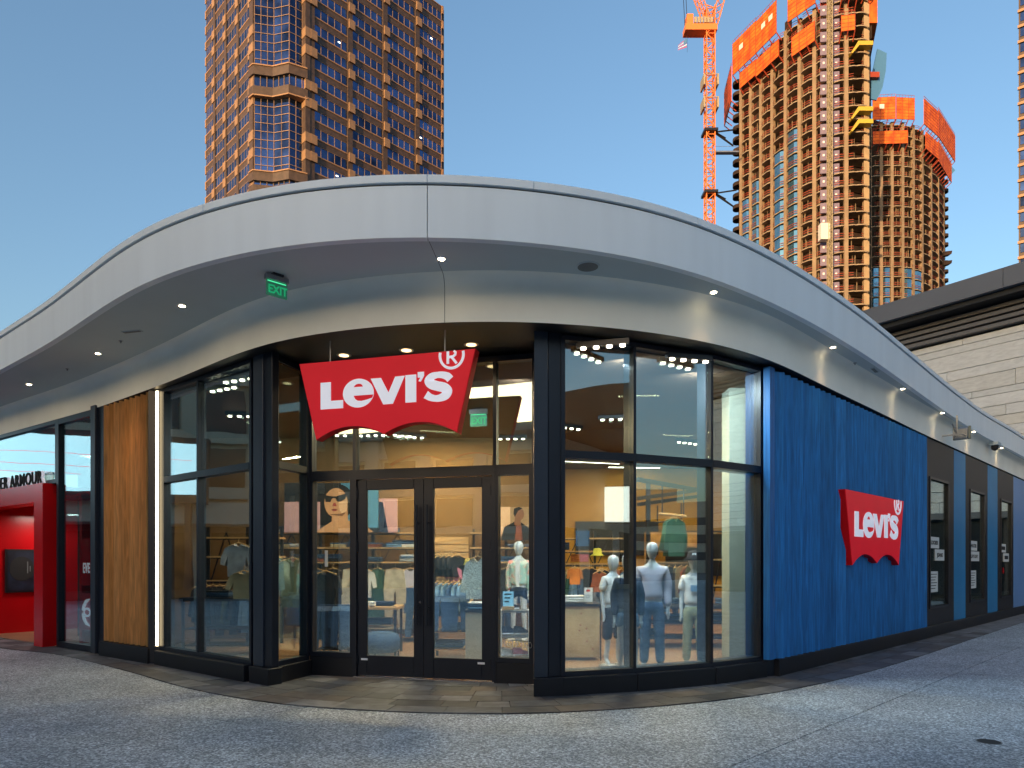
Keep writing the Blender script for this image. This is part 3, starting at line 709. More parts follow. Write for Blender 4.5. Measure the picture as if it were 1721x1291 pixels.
def ctower(name, label, path, back, z1, z0, fh, closed_glass, core_in, nose=None):
    T = thing(name, label, 'tower under construction', (*path[0], 0)); o0 = path[0]
    P_ = [p - o0 for p in path]; Bk = [p - o0 for p in back]
    front = []
    for i in range(len(P_) - 1):
        a, b_ = P_[i], P_[i + 1]; d = (b_ - a).normalized(); nn = Vector((d.y, -d.x))
        bow = .55 if (b_ - a).length > 2 else .2
        front += [a, a.lerp(b_, .3) + nn * bow, a.lerp(b_, .7) + nn * bow]
    front.append(P_[-1])
    ring = front + Bk
    sm_ = MB().prism([tuple(p) for p in ring], 0, .20).mesh('slab', M['slabedge'])
    rm = MB()
    for i in range(len(front) - 1):
        for h in (.5, 1.0): 
            if (i * 7 + int(h * 10)) % 5: rm.bar((*front[i], .24 + h), (*front[i + 1], .24 + h), .07, .1)
    rm = rm.mesh('guard_rail', M['rail'])
    nf = int((z1 - z0) / fh); zs = [z1 - k * fh for k in range(nf + 1)]
    for k, z in enumerate(zs):
        inst('slab', sm_, T, (0, 0, z)); tag(inst('guard_rail', rm, T, (0, 0, z)), kind='stuff')
    inner_ = [p + ((Vector((sum(q.x for q in ring) / len(ring), sum(q.y for q in ring) / len(ring))) - p).normalized() * core_in) for p in P_] + [p * .98 for p in Bk]
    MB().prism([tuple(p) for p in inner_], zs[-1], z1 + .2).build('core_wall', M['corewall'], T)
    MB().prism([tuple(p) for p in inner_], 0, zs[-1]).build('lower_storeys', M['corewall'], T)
    for i, p in enumerate(P_):
        d = (P_[min(i + 1, len(P_) - 1)] - P_[max(i - 1, 0)]).normalized(); rz = ang(d)
        MB().box(-.42, .42, -.22, .6, zs[-1], z1 + 1.2).build('column', M['conc'], T, (*p, 0), rz)
    # scattered props and things on the floors
    pm = MB()
    for k, z in enumerate(zs[1:]):
        for i in range(len(P_) - 1):
            for _ in range(2):
                q = P_[i].lerp(P_[i + 1], R.uniform(.2, .85)); q = q + (Vector((sum(a.x for a in ring), sum(a.y for a in ring))) / len(ring) - q).normalized() * R.uniform(.6, core_in - .4)
                pm.bar((*q, z + .24), (*q, z + fh), R.uniform(.06, .14))
    tag(pm.build('shoring_posts', M['conc'], T), kind='stuff')
    for (i, zt) in closed_glass:
        a, b_ = P_[i], P_[i + 1]; d = (b_ - a).normalized(); nn = Vector((d.y, -d.x)); ww = (b_ - a).length
        gme = MB().prism([(.6, .05), (ww * .3, -.5), (ww * .7, -.5), (ww - .6, .05), (ww - .6, .15), (.6, .15)], .3, fh - .35).mesh('window', M['cglass'])
        for z in zs:
            if z < zt: inst('window', gme, T, (a.x, a.y, z), ang(d))
    return T, P_, zs
t1u = [(1245.6, 174.5), (1262, 171.5), (1279, 168.5), (1298, 165), (1320.5, 161), (1344, 157.5), (1369, 154.5), (1395, 152.6), (1422, 151)]
def pu(u, Y): return Vector(((u - U0) / FPX * Y, Y))
t1 = [pu(*a) for a in t1u] + [pu(1455, 151.5)]
bk1 = [pu(1463, 154), pu(1463.5, 165), pu(1464, 180), Vector((76, 196)), Vector((66, 194)), pu(1241, 184)]
T1, P1_, zs1 = ctower('round_tower', 'tall round concrete tower under construction with orange netting, beside the crane', t1, bk1, 126.0, 46.0, 2.92,
             [(0, 93), (1, 95), (3, 98), (4, 100.5)], 2.6)
# netting crown: storey-high screens hung outside the slabs
def screen(T, o0, ua, Ya, ub, Yb, za, zb, out=1.6, nseg=3, white=0):
    a, b_ = pu(ua, Ya) - o0, pu(ub, Yb) - o0; d = (b_ - a).normalized(); nn = Vector((d.y, -d.x)); L = (b_ - a).length
    q = MB().box(0, L, -.08, .08, za, zb).build('net_screen', M['net'], T, (*(a + nn * out), 0), ang(d))
    fm = MB(); k = 0
    nv = max(2, round(L / 2.2)); nh = max(2, round((zb - za) / .9))
    for i in range(nv + 1): fm.box(L * i / nv - .05, L * i / nv + .05, -.14, -.05, za, zb)
    for i in range(nh + 1): z = za + (zb - za) * i / nh; fm.box(0, L, -.13, -.06, z - .035, z + .035)
    for i in range(nv + 1): fm.bar((L * i / nv, 0, za), (L * i / nv, out, za - 1.4), .18)
    for i in range(nv * 2 + 1): fm.box(L * i / nv / 2 - .03, L * i / nv / 2 + .03, -.03, .03, zb, zb + .9)
    fm.box(0, L, -.03, .03, zb + .8, zb + .88)
    fm.build('screen_frame', M['netframe'], q)
    for i in range(white):
        x = L * (.3 + .35 * i); MB().box(x, x + 1.3, -.17, -.14, zb - 3.4, zb - 2.1).build('white_patch', M['paper'], q)
    return q
o1 = t1[0]
for (ua, Ya, ub, Yb, za, zb, w) in ((1240, 176, 1279, 168.5, 127, 135, 1), (1279, 168.4, 1314, 161.8, 127, 134.6, 2), (1331, 159, 1377, 153.6, 126.9, 141, 1), (1410, 151.5, 1436, 151, 125.3, 141, 0),
                                    (1252, 173.4, 1279, 168.5, 121.8, 125.6, 0), (1279, 168.4, 1318, 161.4, 121.2, 125.2, 0), (1338, 158.5, 1377, 153.6, 118.6, 123, 0), (1410, 151.5, 1433, 151, 118.4, 121.8, 0),
                                    (1228, 186, 1240, 176, 121, 130, 0), (1377, 153.4, 1410, 151.6, 129.5, 141, 0), (1436, 151, 1458, 151.5, 127, 141, 0)): screen(T1, o1, ua, Ya, ub, Yb, za, zb, white=w)
# right flank of the crown, seen edge on, with the climbing screen and tarp
ne = MB().prism([(0, 0), (1.8, 0), (6.0, 11), (5.2, 11.4)], 122, 141).build('net_screen', M['net'], T1, (*(pu(1461, 152) - o1), 0))
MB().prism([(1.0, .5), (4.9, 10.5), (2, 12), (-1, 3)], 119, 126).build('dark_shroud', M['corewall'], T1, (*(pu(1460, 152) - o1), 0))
MB().prism([(0, 108.5), (1.3, 108.2), (2.6, 111), (3.4, 115), (3.6, 119), (1.5, 120), (.2, 114)], 0, .3, axis='y').build('blue_tarp', M['tarp'], T1, (*(pu(1464, 157) - o1), 0))
MB().box(0, 2.2, 0, 1, 112.8, 114).build('landing_platform', M['rail'], T1, (*(pu(1462, 156) - o1), 0))
MB().prism([pu(1319, 164) - o1, pu(1331, 162) - o1, pu(1331, 168) - o1, pu(1319, 170) - o1], 119, 131.5).build('dark_shroud', M['corewall'], T1)
MB().prism([pu(1378, 156) - o1, pu(1440, 154) - o1, pu(1458, 158) - o1, pu(1458, 170) - o1, pu(1378, 172) - o1], 126.3, 140).build('dark_shroud', M['rail'], T1)
# rounded balcony stack, fin walls on the right nose, hoist and its gates
bal = MB(); c0 = pu(1440, 152.6) - o1
bal.prism([(c0.x + 2.35 * cos(a), c0.y + 2.1 * sin(a)) for a in [pi + pi * k / 12 for k in range(13)]], 0, .22)
bal = bal.mesh('balcony', M['slabedge'])
fin = MB().prism([pu(1452, 150.8) - o1, pu(1461, 151.4) - o1, pu(1461.5, 155) - o1, pu(1453, 155) - o1], 0, 2.3).mesh('fin_wall', M['fin'])
lb = MB().prism([(.9 * cos(a) * 1.5, .9 * sin(a) * 1.6) for a in [k * pi / 8 for k in range(16)]], 0, .9).mesh('balcony_end', M['corewall'])
gp = MB().box(-.7, .7, -.1, .1, .3, 2.5).mesh('hoist_gate', M['violet']); gw = MB().box(-.2, .2, -.16, -.1, 1.2, 1.65).mesh('gate_sign', M['white'])
for k, z in enumerate(zs1):
    inst('balcony', bal, T1, (0, 0, z)); inst('fin_wall', fin, T1, (0, 0, z - 2.6)); inst('balcony_end', lb, T1, (*(pu(1240.5, 178) - o1), z + .1))
    for u in (1384, 1405):
        g = inst('hoist_gate', gp, T1, (*(pu(u, 151.8) - o1), z), -.12); inst('gate_sign', gw, g)
def lattice(mb, base, w, z0, z1, step, t_=.12, mi=0):
    cs_ = [(-w / 2, -w / 2), (w / 2, -w / 2), (w / 2, w / 2), (-w / 2, w / 2)]
    for c_ in cs_: mb.bar((base[0] + c_[0], base[1] + c_[1], z0), (base[0] + c_[0], base[1] + c_[1], z1), t_ * 1.5)
    z = z0; k = 0
    while z < z1 - .1:
        z2 = min(z + step, z1)
        for i in range(4):
            a, b_ = cs_[i], cs_[(i + 1) % 4]
            if k % 2: a, b_ = b_, a
            mb.bar((base[0] + a[0], base[1] + a[1], z), (base[0] + b_[0], base[1] + b_[1], z2), t_)
            mb.bar((base[0] + a[0], base[1] + a[1], z), (base[0] + b_[0], base[1] + b_[1], z), t_)
        z = z2; k += 1
    return mb
hm = lattice(MB(), (0, 0), .8, 44, 141, .95, .09); hm.build('hoist_mast', M['hoist'], T1, (*(pu(1394.5, 149.5) - o1), 0))
MB().box(-1, 1, -.7, .7, zat(405, 150), zat(378, 150)).build('hoist_car', M['paper'], T1, (*(pu(1385, 149.8) - o1), 0))
for v in (75, 185, 206):
    z = zat(v, 150); MB().prism([(-3.2, z - 2.2), (-2.9, z - 2.3), (-1.4, z - .5), (1.6, z - .5), (1.6, z + .4), (-1.6, z + .4)], -1.6, 0, axis='y').build('loading_platform', M['yellow'], T1, (*(pu(1449, 151) - o1), 0))

t2 = [pu(*a) for a in ((1462, 205.5), (1481, 205), (1499, 205), (1517, 205.2), (1535, 206.5), (1550, 209), (1565, 213.5), (1577, 219), (1586, 227))]
bk2 = [pu(1589, 240), pu(1575, 252), pu(1500, 255), pu(1455, 240)]
T2, P2_, zs2 = ctower('round_tower', 'shorter round concrete tower under construction with orange netting, right of the taller one', t2, bk2, 133.0, 70.0, 3.02,
             [(0, 88), (1, 88), (3, 88), (4, 88)], 3.0)
o2 = t2[0]
for (ua, Ya, ub, Yb, za, zb, w) in ((1462, 205.5, 1500, 205, 134, 140.6, 1), (1500, 205, 1530, 205.4, 134, 140.4, 0), (1542, 207, 1566, 213, 134, 141.6, 0), (1566, 213, 1594, 226, 134, 142.4, 0),
                                    (1462, 205.5, 1520, 205, 126.8, 130.6, 0), (1545, 207.6, 1566, 213, 127, 132, 0), (1566, 213, 1588, 225, 126.6, 132.6, 0)): screen(T2, o2, ua, Ya, ub, Yb, za, zb, 1.8, white=w)
MB().prism([pu(1466, 210) - o2, pu(1583, 224) - o2, pu(1575, 240) - o2, pu(1468, 235) - o2], 133.4, 138.5).build('dark_shroud', M['corewall'], T2)
MB().prism([(0, 0), (2.4, 3.4), (4.2, 1.5), (2.8, 0)], 0, .2, axis='y').build('blue_tarp', M['tarp'], T2, (*(pu(1584, 224) - o2), zat(294, 224)))
lb2 = MB().prism([(1.2 * cos(k * pi / 8), 1.3 * sin(k * pi / 8)) for k in range(16)], 0, .9).mesh('balcony_end', M['corewall'])
for z in zs2: inst('balcony_end', lb2, T2, (*(pu(1587, 231) - o2), z + .2))
for v in (430, 446): MB().prism([(0, 0), (2.6, .7), (2.8, 1.7), (0, 1.4)], 0, 2, axis='y').build('loading_platform', M['corewall'], T2, (*(pu(1586, 222) - o2), zat(v, 222)))

# ---- tower crane
cr = thing('tower_crane', 'orange lattice tower crane tied to the round tower under construction', 'crane', (*pu(1192.5, 172), 0))
lattice(MB(), (0, 0), 2.1, 0, 141.5, 2.1, .16).build('mast', M['crane'], cr)
zc = zat(50, 172)
pf = MB().box(-6.4, 1.6, -1.4, 1.4, zc - 1.0, zc + .5).box(-6.0, -4.4, -1.3, 1.3, zc + .5, zc + 3.0).box(-4.4, 1.3, -1.2, 1.2, zc + .5, zc + .7); pf.build('slewing_platform', M['crane'], cr)
ww = MB(); 
for k in range(6): ww.box(-4.2 + k * .8, -3.6 + k * .8, -1.5, -1.2, zc + .7, zc + 2.1)
ww.build('machinery', M['hoist'], cr)
for (a, b_, w) in (((-.2, 0, zc + 1.0), (-5.2, 0, zc + 14), 1.5), ((1.0, 0, zc + 1.0), (5.6, 0, zc + 17), 1.7)):
    jb = MB(); a, b_ = Vector(a), Vector(b_); d = b_ - a; nrm = Vector((d.z, 0, -d.x)).normalized() * w / 2; yy = Vector((0, .8, 0))
    ch = [a + nrm + yy, a - nrm + yy, a - nrm - yy, a + nrm - yy]
    for c_ in ch: jb.bar(c_, c_ + d, .2)
    for k in range(9):
        for i in range(4):
            jb.bar(ch[i] + d * (k / 9), ch[(i + 1) % 4] + d * ((k + 1) / 9), .12)
    jb.build('jib', M['crane'], cr)
MB().bar((-6.2, 0, zc + 1), (-6.9, 0, zc + 14), .12).bar((-5.6, 0, zc + 1), (-6.2, 0, zc + 14), .12).build('cables', M['shelfblk'], cr)
for v in (222, 325):
    z = zat(v, 172); fr_ = MB().box(-1.7, 1.7, -1.7, 1.7, z - .5, z + .1)
    fr_.bar((1.5, 0, z), (7.4, 2, z + 1.9), .28).bar((1.5, 0, z), (6.6, 2, z - 2.2), .22).bar((1.5, 0, z - .4), (6.6, 2, z - 2.3), .22).bar((1.5, 0, z), (4.4, 1, z - .9), .2)
    fr_.build('tie_frame', M['shelfblk'], cr)
z = zat(258, 172); MB().box(1.2, 7.2, -.6, .6, z, z + .35).bar((1.2, -.6, z + 1.4), (7.2, -.6, z + 1.4), .06).build('gangway', M['metal'], cr)
for v in (140, 178):
    z = zat(v, 172); MB().box(-1.9, -1.5, -1.6, 1.6, z - 1.3, z + 1.3).box(1.5, 1.9, -1.6, 1.6, z - 1.3, z + 1.3).bar((-1.7, -1.6, z + 1.2), (1.7, -1.6, z + 1.2), .15).build('climbing_frame', M['hoist'], cr)
fl = thing('flag', 'small red, white and blue striped flag hanging from the crane platform', 'flag', (*pu(1155, 171), zat(62, 171)))
MB().bar((0, 0, .5), (0, 0, -3.8), .05).build('flag_rope', M['shelfblk'], fl)
M['flagred'] = mat('flag_red', (.5, .04, .05), .8)
fm_ = MB()
for k in range(5): fm_.add([(-.1 - k * .0, .02, -.3 - k * .5), (-.1, .02, -.55 - k * .5), (-2.3, .3, -2.0 - k * .28), (-2.2, .3, -1.86 - k * .28)], [(0, 1, 2, 3)], k % 2)
fm_.build('flag_cloth', [M['flagred'], M['paper']], fl)
MB().add([(-.08, -.03, -.28), (-.08, -.03, -1.4), (-.9, .05, -2.0), (-.9, .05, -1.0)], [(0, 1, 2, 3)]).build('flag_canton', M['tarp'], fl)

# ---- sliver of another tower at the right edge of the photo
ft = thing('office_tower', 'brown office tower with blue glass cut by the right edge of the photo', 'office tower', (*pu(1712, 120), 0), -atan2(1712 - U0, FPX) - .02)
MB().box(0, 18, 0, 18, 0, 120).build('shaft', M['granite'], ft)
for k in range(30):
    z = 40 + k * 2.7
    MB().box(.25, 17, -.12, 0, z, z + 1.5).build('window', M['tglass'], ft)
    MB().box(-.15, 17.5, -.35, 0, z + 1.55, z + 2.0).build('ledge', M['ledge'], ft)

# ==================================================================== stone building on the right
M['darkb'] = mat('dark_facade', (.05, .05, .05), .6)
M['cwin'] = mat('office_window_glass', (.02, .024, .028), .12, 0, var=.3, scale=.2)
M['stone'] = piecemat('cream_stone_cladding', [(.74, .76, .74), (.80, .82, .80), (.70, .72, .70), (.74, .73, .66)], .7, (.6, .6, 2.0), amp=.10, bump=.1)
M['coping'] = mat('grey_coping_metal', (.15, .16, .18), .5, var=.06, scale=.5)
M['louvre'] = mat('louvre_metal', (.16, .155, .15), .6)
SB0 = Vector((16.0, 32.7)); SBD = Vector((.57, -.82)).normalized()
ex = thing('stone_building', 'cream stone clad building with grey roof edge behind the blue side wall', 'building', (*SB0, 0), ang(SBD))
LEN = 44.0
MB().box(-4, LEN, .12, 12, 0, 12.3).build('wall', M['joint'], ex)
for k in range(9): MB().box(-4 + k * 5.4, -4 + k * 5.4 + 5.38, -1.0, 8, 12.28, 13.05).build('coping_panel', M['coping'], ex)
MB().box(-4, LEN, -.75, 12, 12.05, 12.27).build('coping_underside', M['reveal'], ex)
for k in range(4): MB().box(-4, LEN, -.25 + k * .06, .1, 11.05 + k * .26, 11.2 + k * .26).build('louvre_slat', M['louvre'], ex)
z = 10.95; rows_ = []; ns = 0
while z > 3.7 and ns < 295:
    h = R.choice([.26, .30, .42, .46, .62, .70]); x = -4 - R.random() * 3
    zlo = max(z - h, 0); low = zlo < 5.5
    while x < LEN:
        w = R.choice([3.2, 4.8, 6.4, 8]); x2 = min(x + w, LEN)
        if x2 > -4 and ns < 295:
            MB().box(max(x, -4), x2 - .02, -.02 + R.random() * .02, .1, zlo + .025, z).build('stone_panel', M['stone'], ex); ns += 1
        x += w
    z = zlo
MB().box(-4, LEN, -.5, .1, 3.35, 3.6).build('canopy', M['coping'], ex)
for k in range(14):
    MB().box(-3.8 + k * 3.4, -3.8 + k * 3.4 + 3.2, -.05, .05, .3, 3.2).build('shop_window', M['cwin'], ex)
    MB().box(-3.98 + k * 3.4, -3.82 + k * 3.4, -.12, .1, 0, 3.35).build('mullion', M['darkb'], ex)

# ==================================================================== buildings across the plaza (seen in the glass)
M['beige'] = mat('beige_render', (.60, .53, .41), .8, var=.08, scale=.4)
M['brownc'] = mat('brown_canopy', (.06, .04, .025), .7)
def block(name, label, cat, loc, rz, W, Dp, Hh, bays_, floors, z0=3.5, wm='beige', gm_='cwin', fr=.62):
    T = thing(name, label, cat, loc, rz)
    MB().box(0, W, .2, Dp, 0, Hh).build('wall', M[wm], T)
    fh = (Hh - z0 - .8) / floors; bw = W / bays_
    wme = MB().box(bw * (1 - fr) / 2, bw * (1 + fr) / 2, .12, .22, 0, fh * .72).mesh('window', M[gm_])
    for i in range(bays_):
        MB().box(i * bw - bw * .12, i * bw + bw * .12, -.15, .2, 0, Hh).build('pier', M[wm], T)
        for k in range(floors): inst('window', wme, T, (i * bw, 0, z0 + k * fh))
    for k in range(floors + 1): MB().box(-.2, W + .2, -.1, .2, z0 + k * fh - fh * .2, z0 + k * fh - .05).build('belt', M[wm], T)
    MB().box(-.3, W + .3, -.4, Dp, Hh, Hh + .5).build('parapet', M[wm], T)
    return T
# west side: office block with the video wall in front of it
ob_ = block('office_block', 'beige office block with a grid of dark windows west of the plaza', 'building', (-32, -12, 0), pi / 2, 52, 14, 24, 17, 6, z0=5.5)
vs = thing('video_wall', 'large pale video wall on a dark frame west of the plaza', 'screen', (-24, 13.6, 0), pi / 2)
M['vscreen'] = mat('video_wall_picture', (.2, .3, .35), .5, emit=(.52, .78, .88), es=.62)
M['vline'] = mat('video_wall_line', (.4, .1, .1), .5, emit=(.9, .25, .3), es=.6)
MB().box(-.3, 6.9, .06, .6, 4.0, 6.7).box(.3, .6, .1, .5, 0, 4).box(6, 6.3, .1, .5, 0, 4).build('frame', M['darkb'], vs)
MB().box(0, 6.6, 0, .058, 4.35, 6.45).build('screen', M['vscreen'], vs)
lm = MB()
for k, z in enumerate((5.75, 5.3, 5.0)): lm.box(.3 + k * .8, 6.2 - k * .5, -.004, 0, z, z + .02)
lm.build('picture_lines', M['vline'], vs)
ca = thing('canopy_hall', 'low white canopied arcade along the west side of the plaza', 'building', (-26, -14, 0), pi / 2)
MB().box(0, 46, -1.5, 3, 3.2, 4.1).build('canopy', M['beige'], ca); MB().box(0, 46, .8, 3, 0, 3.2).build('wall', M['darkb'], ca)
for k in range(12): MB().box(k * 4, k * 4 + .35, -.2, .2, 0, 3.2).build('column', M['beige'], ca)
for k in range(11): MB().box(k * 4 + .6, k * 4 + 3.6, .74, .8, .4, 2.9).build('window', M['cwin'], ca)
# south side
sb = thing('market_hall', 'low brown hall with a deep overhanging roof south of the plaza', 'building', (34, -20, 0), radians(180 - 22))
MB().box(0, 26, .3, 14, 0, 8).build('wall', M['beige'], sb); MB().box(-2, 19, -4, 14, 8, 10).build('roof', M['brownc'], sb)
for k in range(7): MB().box(k * 4 + .5, k * 4 + 3.2, .2, .3, .3, 3.4).build('window', M['cwin'], sb)
bb = thing('glowboard', 'unseen added cream billboard on posts south of the plaza', 'glowboard', (21.2, -15.4, 0), radians(180 + 40))  # added glowing panel, makes the bright reflection in the right window
M['glowb'] = mat('glowboard_light', (.8, .75, .6), emit=(1, .93, .80), es=.75)
MB().box(-3.4, 3.4, .05, .4, 3.75, 6.0).box(-2.6, -2.3, .1, .4, 0, 3.2).box(2.3, 2.6, .1, .4, 0, 3.2).build('frame', M['darkb'], bb)
MB().box(-3.2, 3.2, 0, .05, 3.85, 5.9).build('screen', M['glowb'], bb)
block('shop_row', 'beige two storey shop row south west of the plaza', 'building', (2, -22, 0), radians(180 - 8), 34, 12, 9.5, 9, 2, z0=3.8, wm='beige')
# unseen city blocks added to keep the low sun off the plaza
ctr = Vector((-150, -262)); dd = Vector((.866, -.5))
for k in range(-8, 9):
    h = 42 + (k * 7919 % 5) * 1.6; p = ctr + dd * (k * 30 - 15) + Vector((-.5, -.866)) * ((k % 2) * 6)
    T = thing('added_city_block', 'unseen added city block %s the low sun, %s' % ('under', ['with wide windows', 'with narrow windows', 'with pale walls'][k % 3]), 'building', (*p, 0), ang(dd), group='added sun blocking city blocks south west')
    T['label'] = 'added sun blocking city block, number %s from the south in the far sunset side row' % ['one', 'two', 'three', 'four', 'five', 'six', 'seven', 'eight', 'nine', 'ten', 'eleven', 'twelve', 'thirteen', 'fourteen', 'fifteen', 'sixteen', 'seventeen'][k + 8]
    MB().box(0, 30.6, -14, 0, 0, h).build('wall', M['beige'], T)
    wm_ = MB().box(1, 29.6, 0, .15, 0, 1.6).mesh('window_band', M['cwin'])
    for j in range(9): inst('window_band', wm_, T, (0, 0, 4 + j * 3.4))

for k in range(16):  # unseen low ring added to close the bright horizon gap in reflections
    a = radians(-60 + k * 15) if False else radians(100 + k * 11)
    if 190 < math.degrees(a) < 236: continue
    p = Vector((sin(a), cos(a))) * 150
    T = thing('added_city_block', 'added low flat roofed building, %s in the far ring facing the shop' % 'first second third fourth fifth sixth seventh eighth ninth tenth eleventh twelfth thirteenth fourteenth fifteenth sixteenth'.split()[k], 'building', (*p, 0), -a, group='added low city blocks south and east')
    MB().box(-17, 17, -8, 8, 0, 12 + (k * 37 % 5) * 1.5).build('wall', M['beige'], T)
    for j in range(3): MB().box(-16, 16, -8.1, -7.9, 3 + j * 3.4, 4.6 + j * 3.4).build('window_band', M['cwin'], T)

# ==================================================================== the shop's signs
# tab shape: face coordinates run 0..1 across the top and 0..1 down
def tab_outline(w, h, n=14):
    def arc(x0, x1, z0, z1, rise):
        return [((x0 + (x1 - x0) * i / n) * w, (z0 + (z1 - z0) * i / n + rise * 4 * (i / n) * (1 - i / n)) * h) for i in range(n + 1)]
    return [(0, h)] + arc(.104, .498, .012, .040, .135) + arc(.498, .902, .040, .012, .138)[1:] + [(w, h)]
def stroke(pts, ws):
    """closed outline of a stroked path with widths ws"""
    L, Rr = [], []
    for i, p in enumerate(pts):
        a, b_ = Vector(pts[max(i - 1, 0)]), Vector(pts[min(i + 1, len(pts) - 1)]); d = (b_ - a).normalized(); n = Vector((-d.y, d.x)) * ws[i] / 2
        L.append(Vector(p) + n); Rr.append(Vector(p) - n)
    return L, Rr
def ribbon(mb, pts, ws, y0, y1, sx=1, sz=1, ox=0, oz=0):
    L, Rr = stroke(pts, ws); f = lambda p: (ox + p.x * sx, oz + p.y * sz)
    for i in range(len(pts) - 1): mb.prism([f(Rr[i]), f(Rr[i + 1]), f(L[i + 1]), f(L[i])], y0, y1, axis='y')
def letters(w, h, y0, y1):
    """brand lettering in a unit box scaled to the sign: returns a dict of part name -> MB"""
    out = []
    X = lambda a: a * w; Z = lambda a: a * h
    def poly(pts): m_ = MB(); m_.prism([(X(a), Z(b_)) for a, b_ in pts], y0, y1, axis='y'); out.append(m_)
    poly([(.133, .395), (.265, .395), (.265, .495), (.193, .495), (.193, .732), (.133, .732)])
    # e: scanned in narrow columns so that the eye and the slit stay open
    m_ = MB(); cx, cz, rx, rz_ = .354, .568, .0885, .179; n = 44
    def lerp_(t_, tab):
        for (a, fa), (b_, fb) in zip(tab, tab[1:]):
            if a <= t_ <= b_: return fa + (fb - fa) * (t_ - a) / (b_ - a)
        return tab[0][1] if t_ < tab[0][0] else tab[-1][1]
    slit = [(.326, .538), (.333, .50), (.35, .474), (.372, .468), (.40, .478), (.443, .503)]
    eye = [(.326, .645), (.331, .667), (.342, .682), (.354, .686), (.367, .682), (.377, .668), (.382, .645)]
    xs_ = sorted(set([cx - rx * cos(pi * i / n) for i in range(n + 1)] + [.326, .382]))
    for a, b_ in zip(xs_, xs_[1:]):
        if b_ - a < 1e-5: continue
        zt = lambda x: cz + rz_ * sqrt(max(0, 1 - ((x - cx) / rx) ** 2)); zb = lambda x: cz - rz_ * sqrt(max(0, 1 - ((x - cx) / rx) ** 2))
        m0 = (a + b_) / 2; segs = []
        if m0 < .326: segs = [(zb, zt)]
        else:
            sl = lambda x: max(lerp_(x, slit), zb(x)); ey = lambda x: lerp_(x, eye); c5 = lambda x: .540; c6 = lambda x: .645
            segs = [(zb, sl)] + ([(c5, c6), (ey, zt)] if m0 < .382 else [(c5, lambda x: max(zt(x), .5405))])
        for lo_, hi_ in segs: m_.prism([(X(a), Z(lo_(a))), (X(b_), Z(lo_(b_))), (X(b_), Z(hi_(b_))), (X(a), Z(hi_(a)))], y0, y1, axis='y')
    out.append(m_)
    poly([(.426, .735), (.484, .735), (.527, .545), (.565, .737), (.617, .739), (.551, .407), (.497, .406)])
    poly([(.622, .409), (.681, .409), (.681, .744), (.622, .744)])
    poly([(.690, .704), (.690, .770), (.724, .770), (.724, .722), (.706, .652), (.694, .660), (.706, .704)])
    m_ = MB()
    ctrl = [(.866, .655, .040), (.852, .690, .040), (.826, .713, .034), (.797, .718, .030), (.768, .703, .038), (.753, .655, .052), (.766, .612, .050), (.797, .584, .048), (.832, .560, .050), (.850, .515, .054), (.840, .465, .046), (.812, .438, .036), (.785, .436, .032), (.758, .455, .036), (.735, .490, .042)]
    P_ = catmull([Vector((X(a), Z(b_))) for a, b_, c_ in ctrl], 5); wv = []
    for (q0, q1) in zip(ctrl, ctrl[1:]): wv += [w * (q0[2] + (q1[2] - q0[2]) * i / 5) for i in range(5)]
    wv.append(w * ctrl[-1][2]); ribbon(m_, [tuple(p) for p in P_], wv, y0, y1); out.append(m_)
    return out
def brand_sign(name, label, loc, rz, w, h, th, face='signred', lm='whitelit', side='red'):
    T = thing(name, label, 'sign', loc, rz)
    body = MB().prism(tab_outline(w, h), 0, th, axis='y').mesh('sign_box', M[side]); inst('sign_box', body, T)
    MB().prism([(a * .992 + .004 * w, .004 * h + b_ * .992) for a, b_ in tab_outline(w, h)], -.006, -.0, axis='y').build('sign_face', M[face], T)
    MB().prism([(a * .994 + .003 * w, .003 * h + b_ * .994) for a, b_ in tab_outline(w, h)], th + .0005, th + .012, axis='y').build('sign_back', M['brownc'], T)  # dark brown stands for the shaded back of the sign box
    for m_ in letters(w, h, -.016, -.0062): m_.build('letter', M[lm], T)
    # ring and R, clipped by the top edge
    rg = MB(); cx, cz, rx, rz_ = .874 * w, .945 * h, .063 * w, .158 * h
    ps = [(cx + rx * cos(a), cz + rz_ * sin(a)) for a in [radians(-250 + 320 * i / 40) for i in range(41)]]
    ps = [p for p in ps if p[1] < .992 * h]; ribbon(rg, ps, [.013 * w] * len(ps), -.016, -.0062); rg.build('registered_ring', M[lm], T)
    r_ = MB(); x0 = .847 * w
    r_.prism([(x0, .842 * h), (x0 + .013 * w, .842 * h), (x0 + .013 * w, .992 * h), (x0, .992 * h)], -.016, -.0062, axis='y')
    ribbon(r_, [(x0 + .038 * w, .992 * h), (x0 + .048 * w, .975 * h), (x0 + .046 * w, .945 * h), (x0 + .034 * w, .925 * h), (x0 + .013 * w, .922 * h)], [.012 * w] * 5, -.016, -.0062)
    ribbon(r_, [(x0 + .026 * w, .922 * h), (x0 + .053 * w, .842 * h)], [.013 * w] * 2, -.016, -.0062); r_.build('registered_letter', M[lm], T)
    return T
SL = Vector((-2.539, 8.166)); SR = Vector((-.402, 7.582)); sw = (SR - SL).length
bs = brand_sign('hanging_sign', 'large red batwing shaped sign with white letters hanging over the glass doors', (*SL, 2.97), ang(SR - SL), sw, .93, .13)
for x in (.38, 1.83): MB().tube([(x, .06, .93), (x, .06, 1.24)], .008, 8).build('hanging_rod', M['metal'], bs)
s_a = 2.085; s_w = 2.87
brand_sign('wall_sign', 'smaller red batwing shaped sign with white letters on the blue plank wall', (*(rpt(s_a, -.175)), 1.485), ang(RD), s_w, 1.19, .12, face='signred', lm='whitelit')

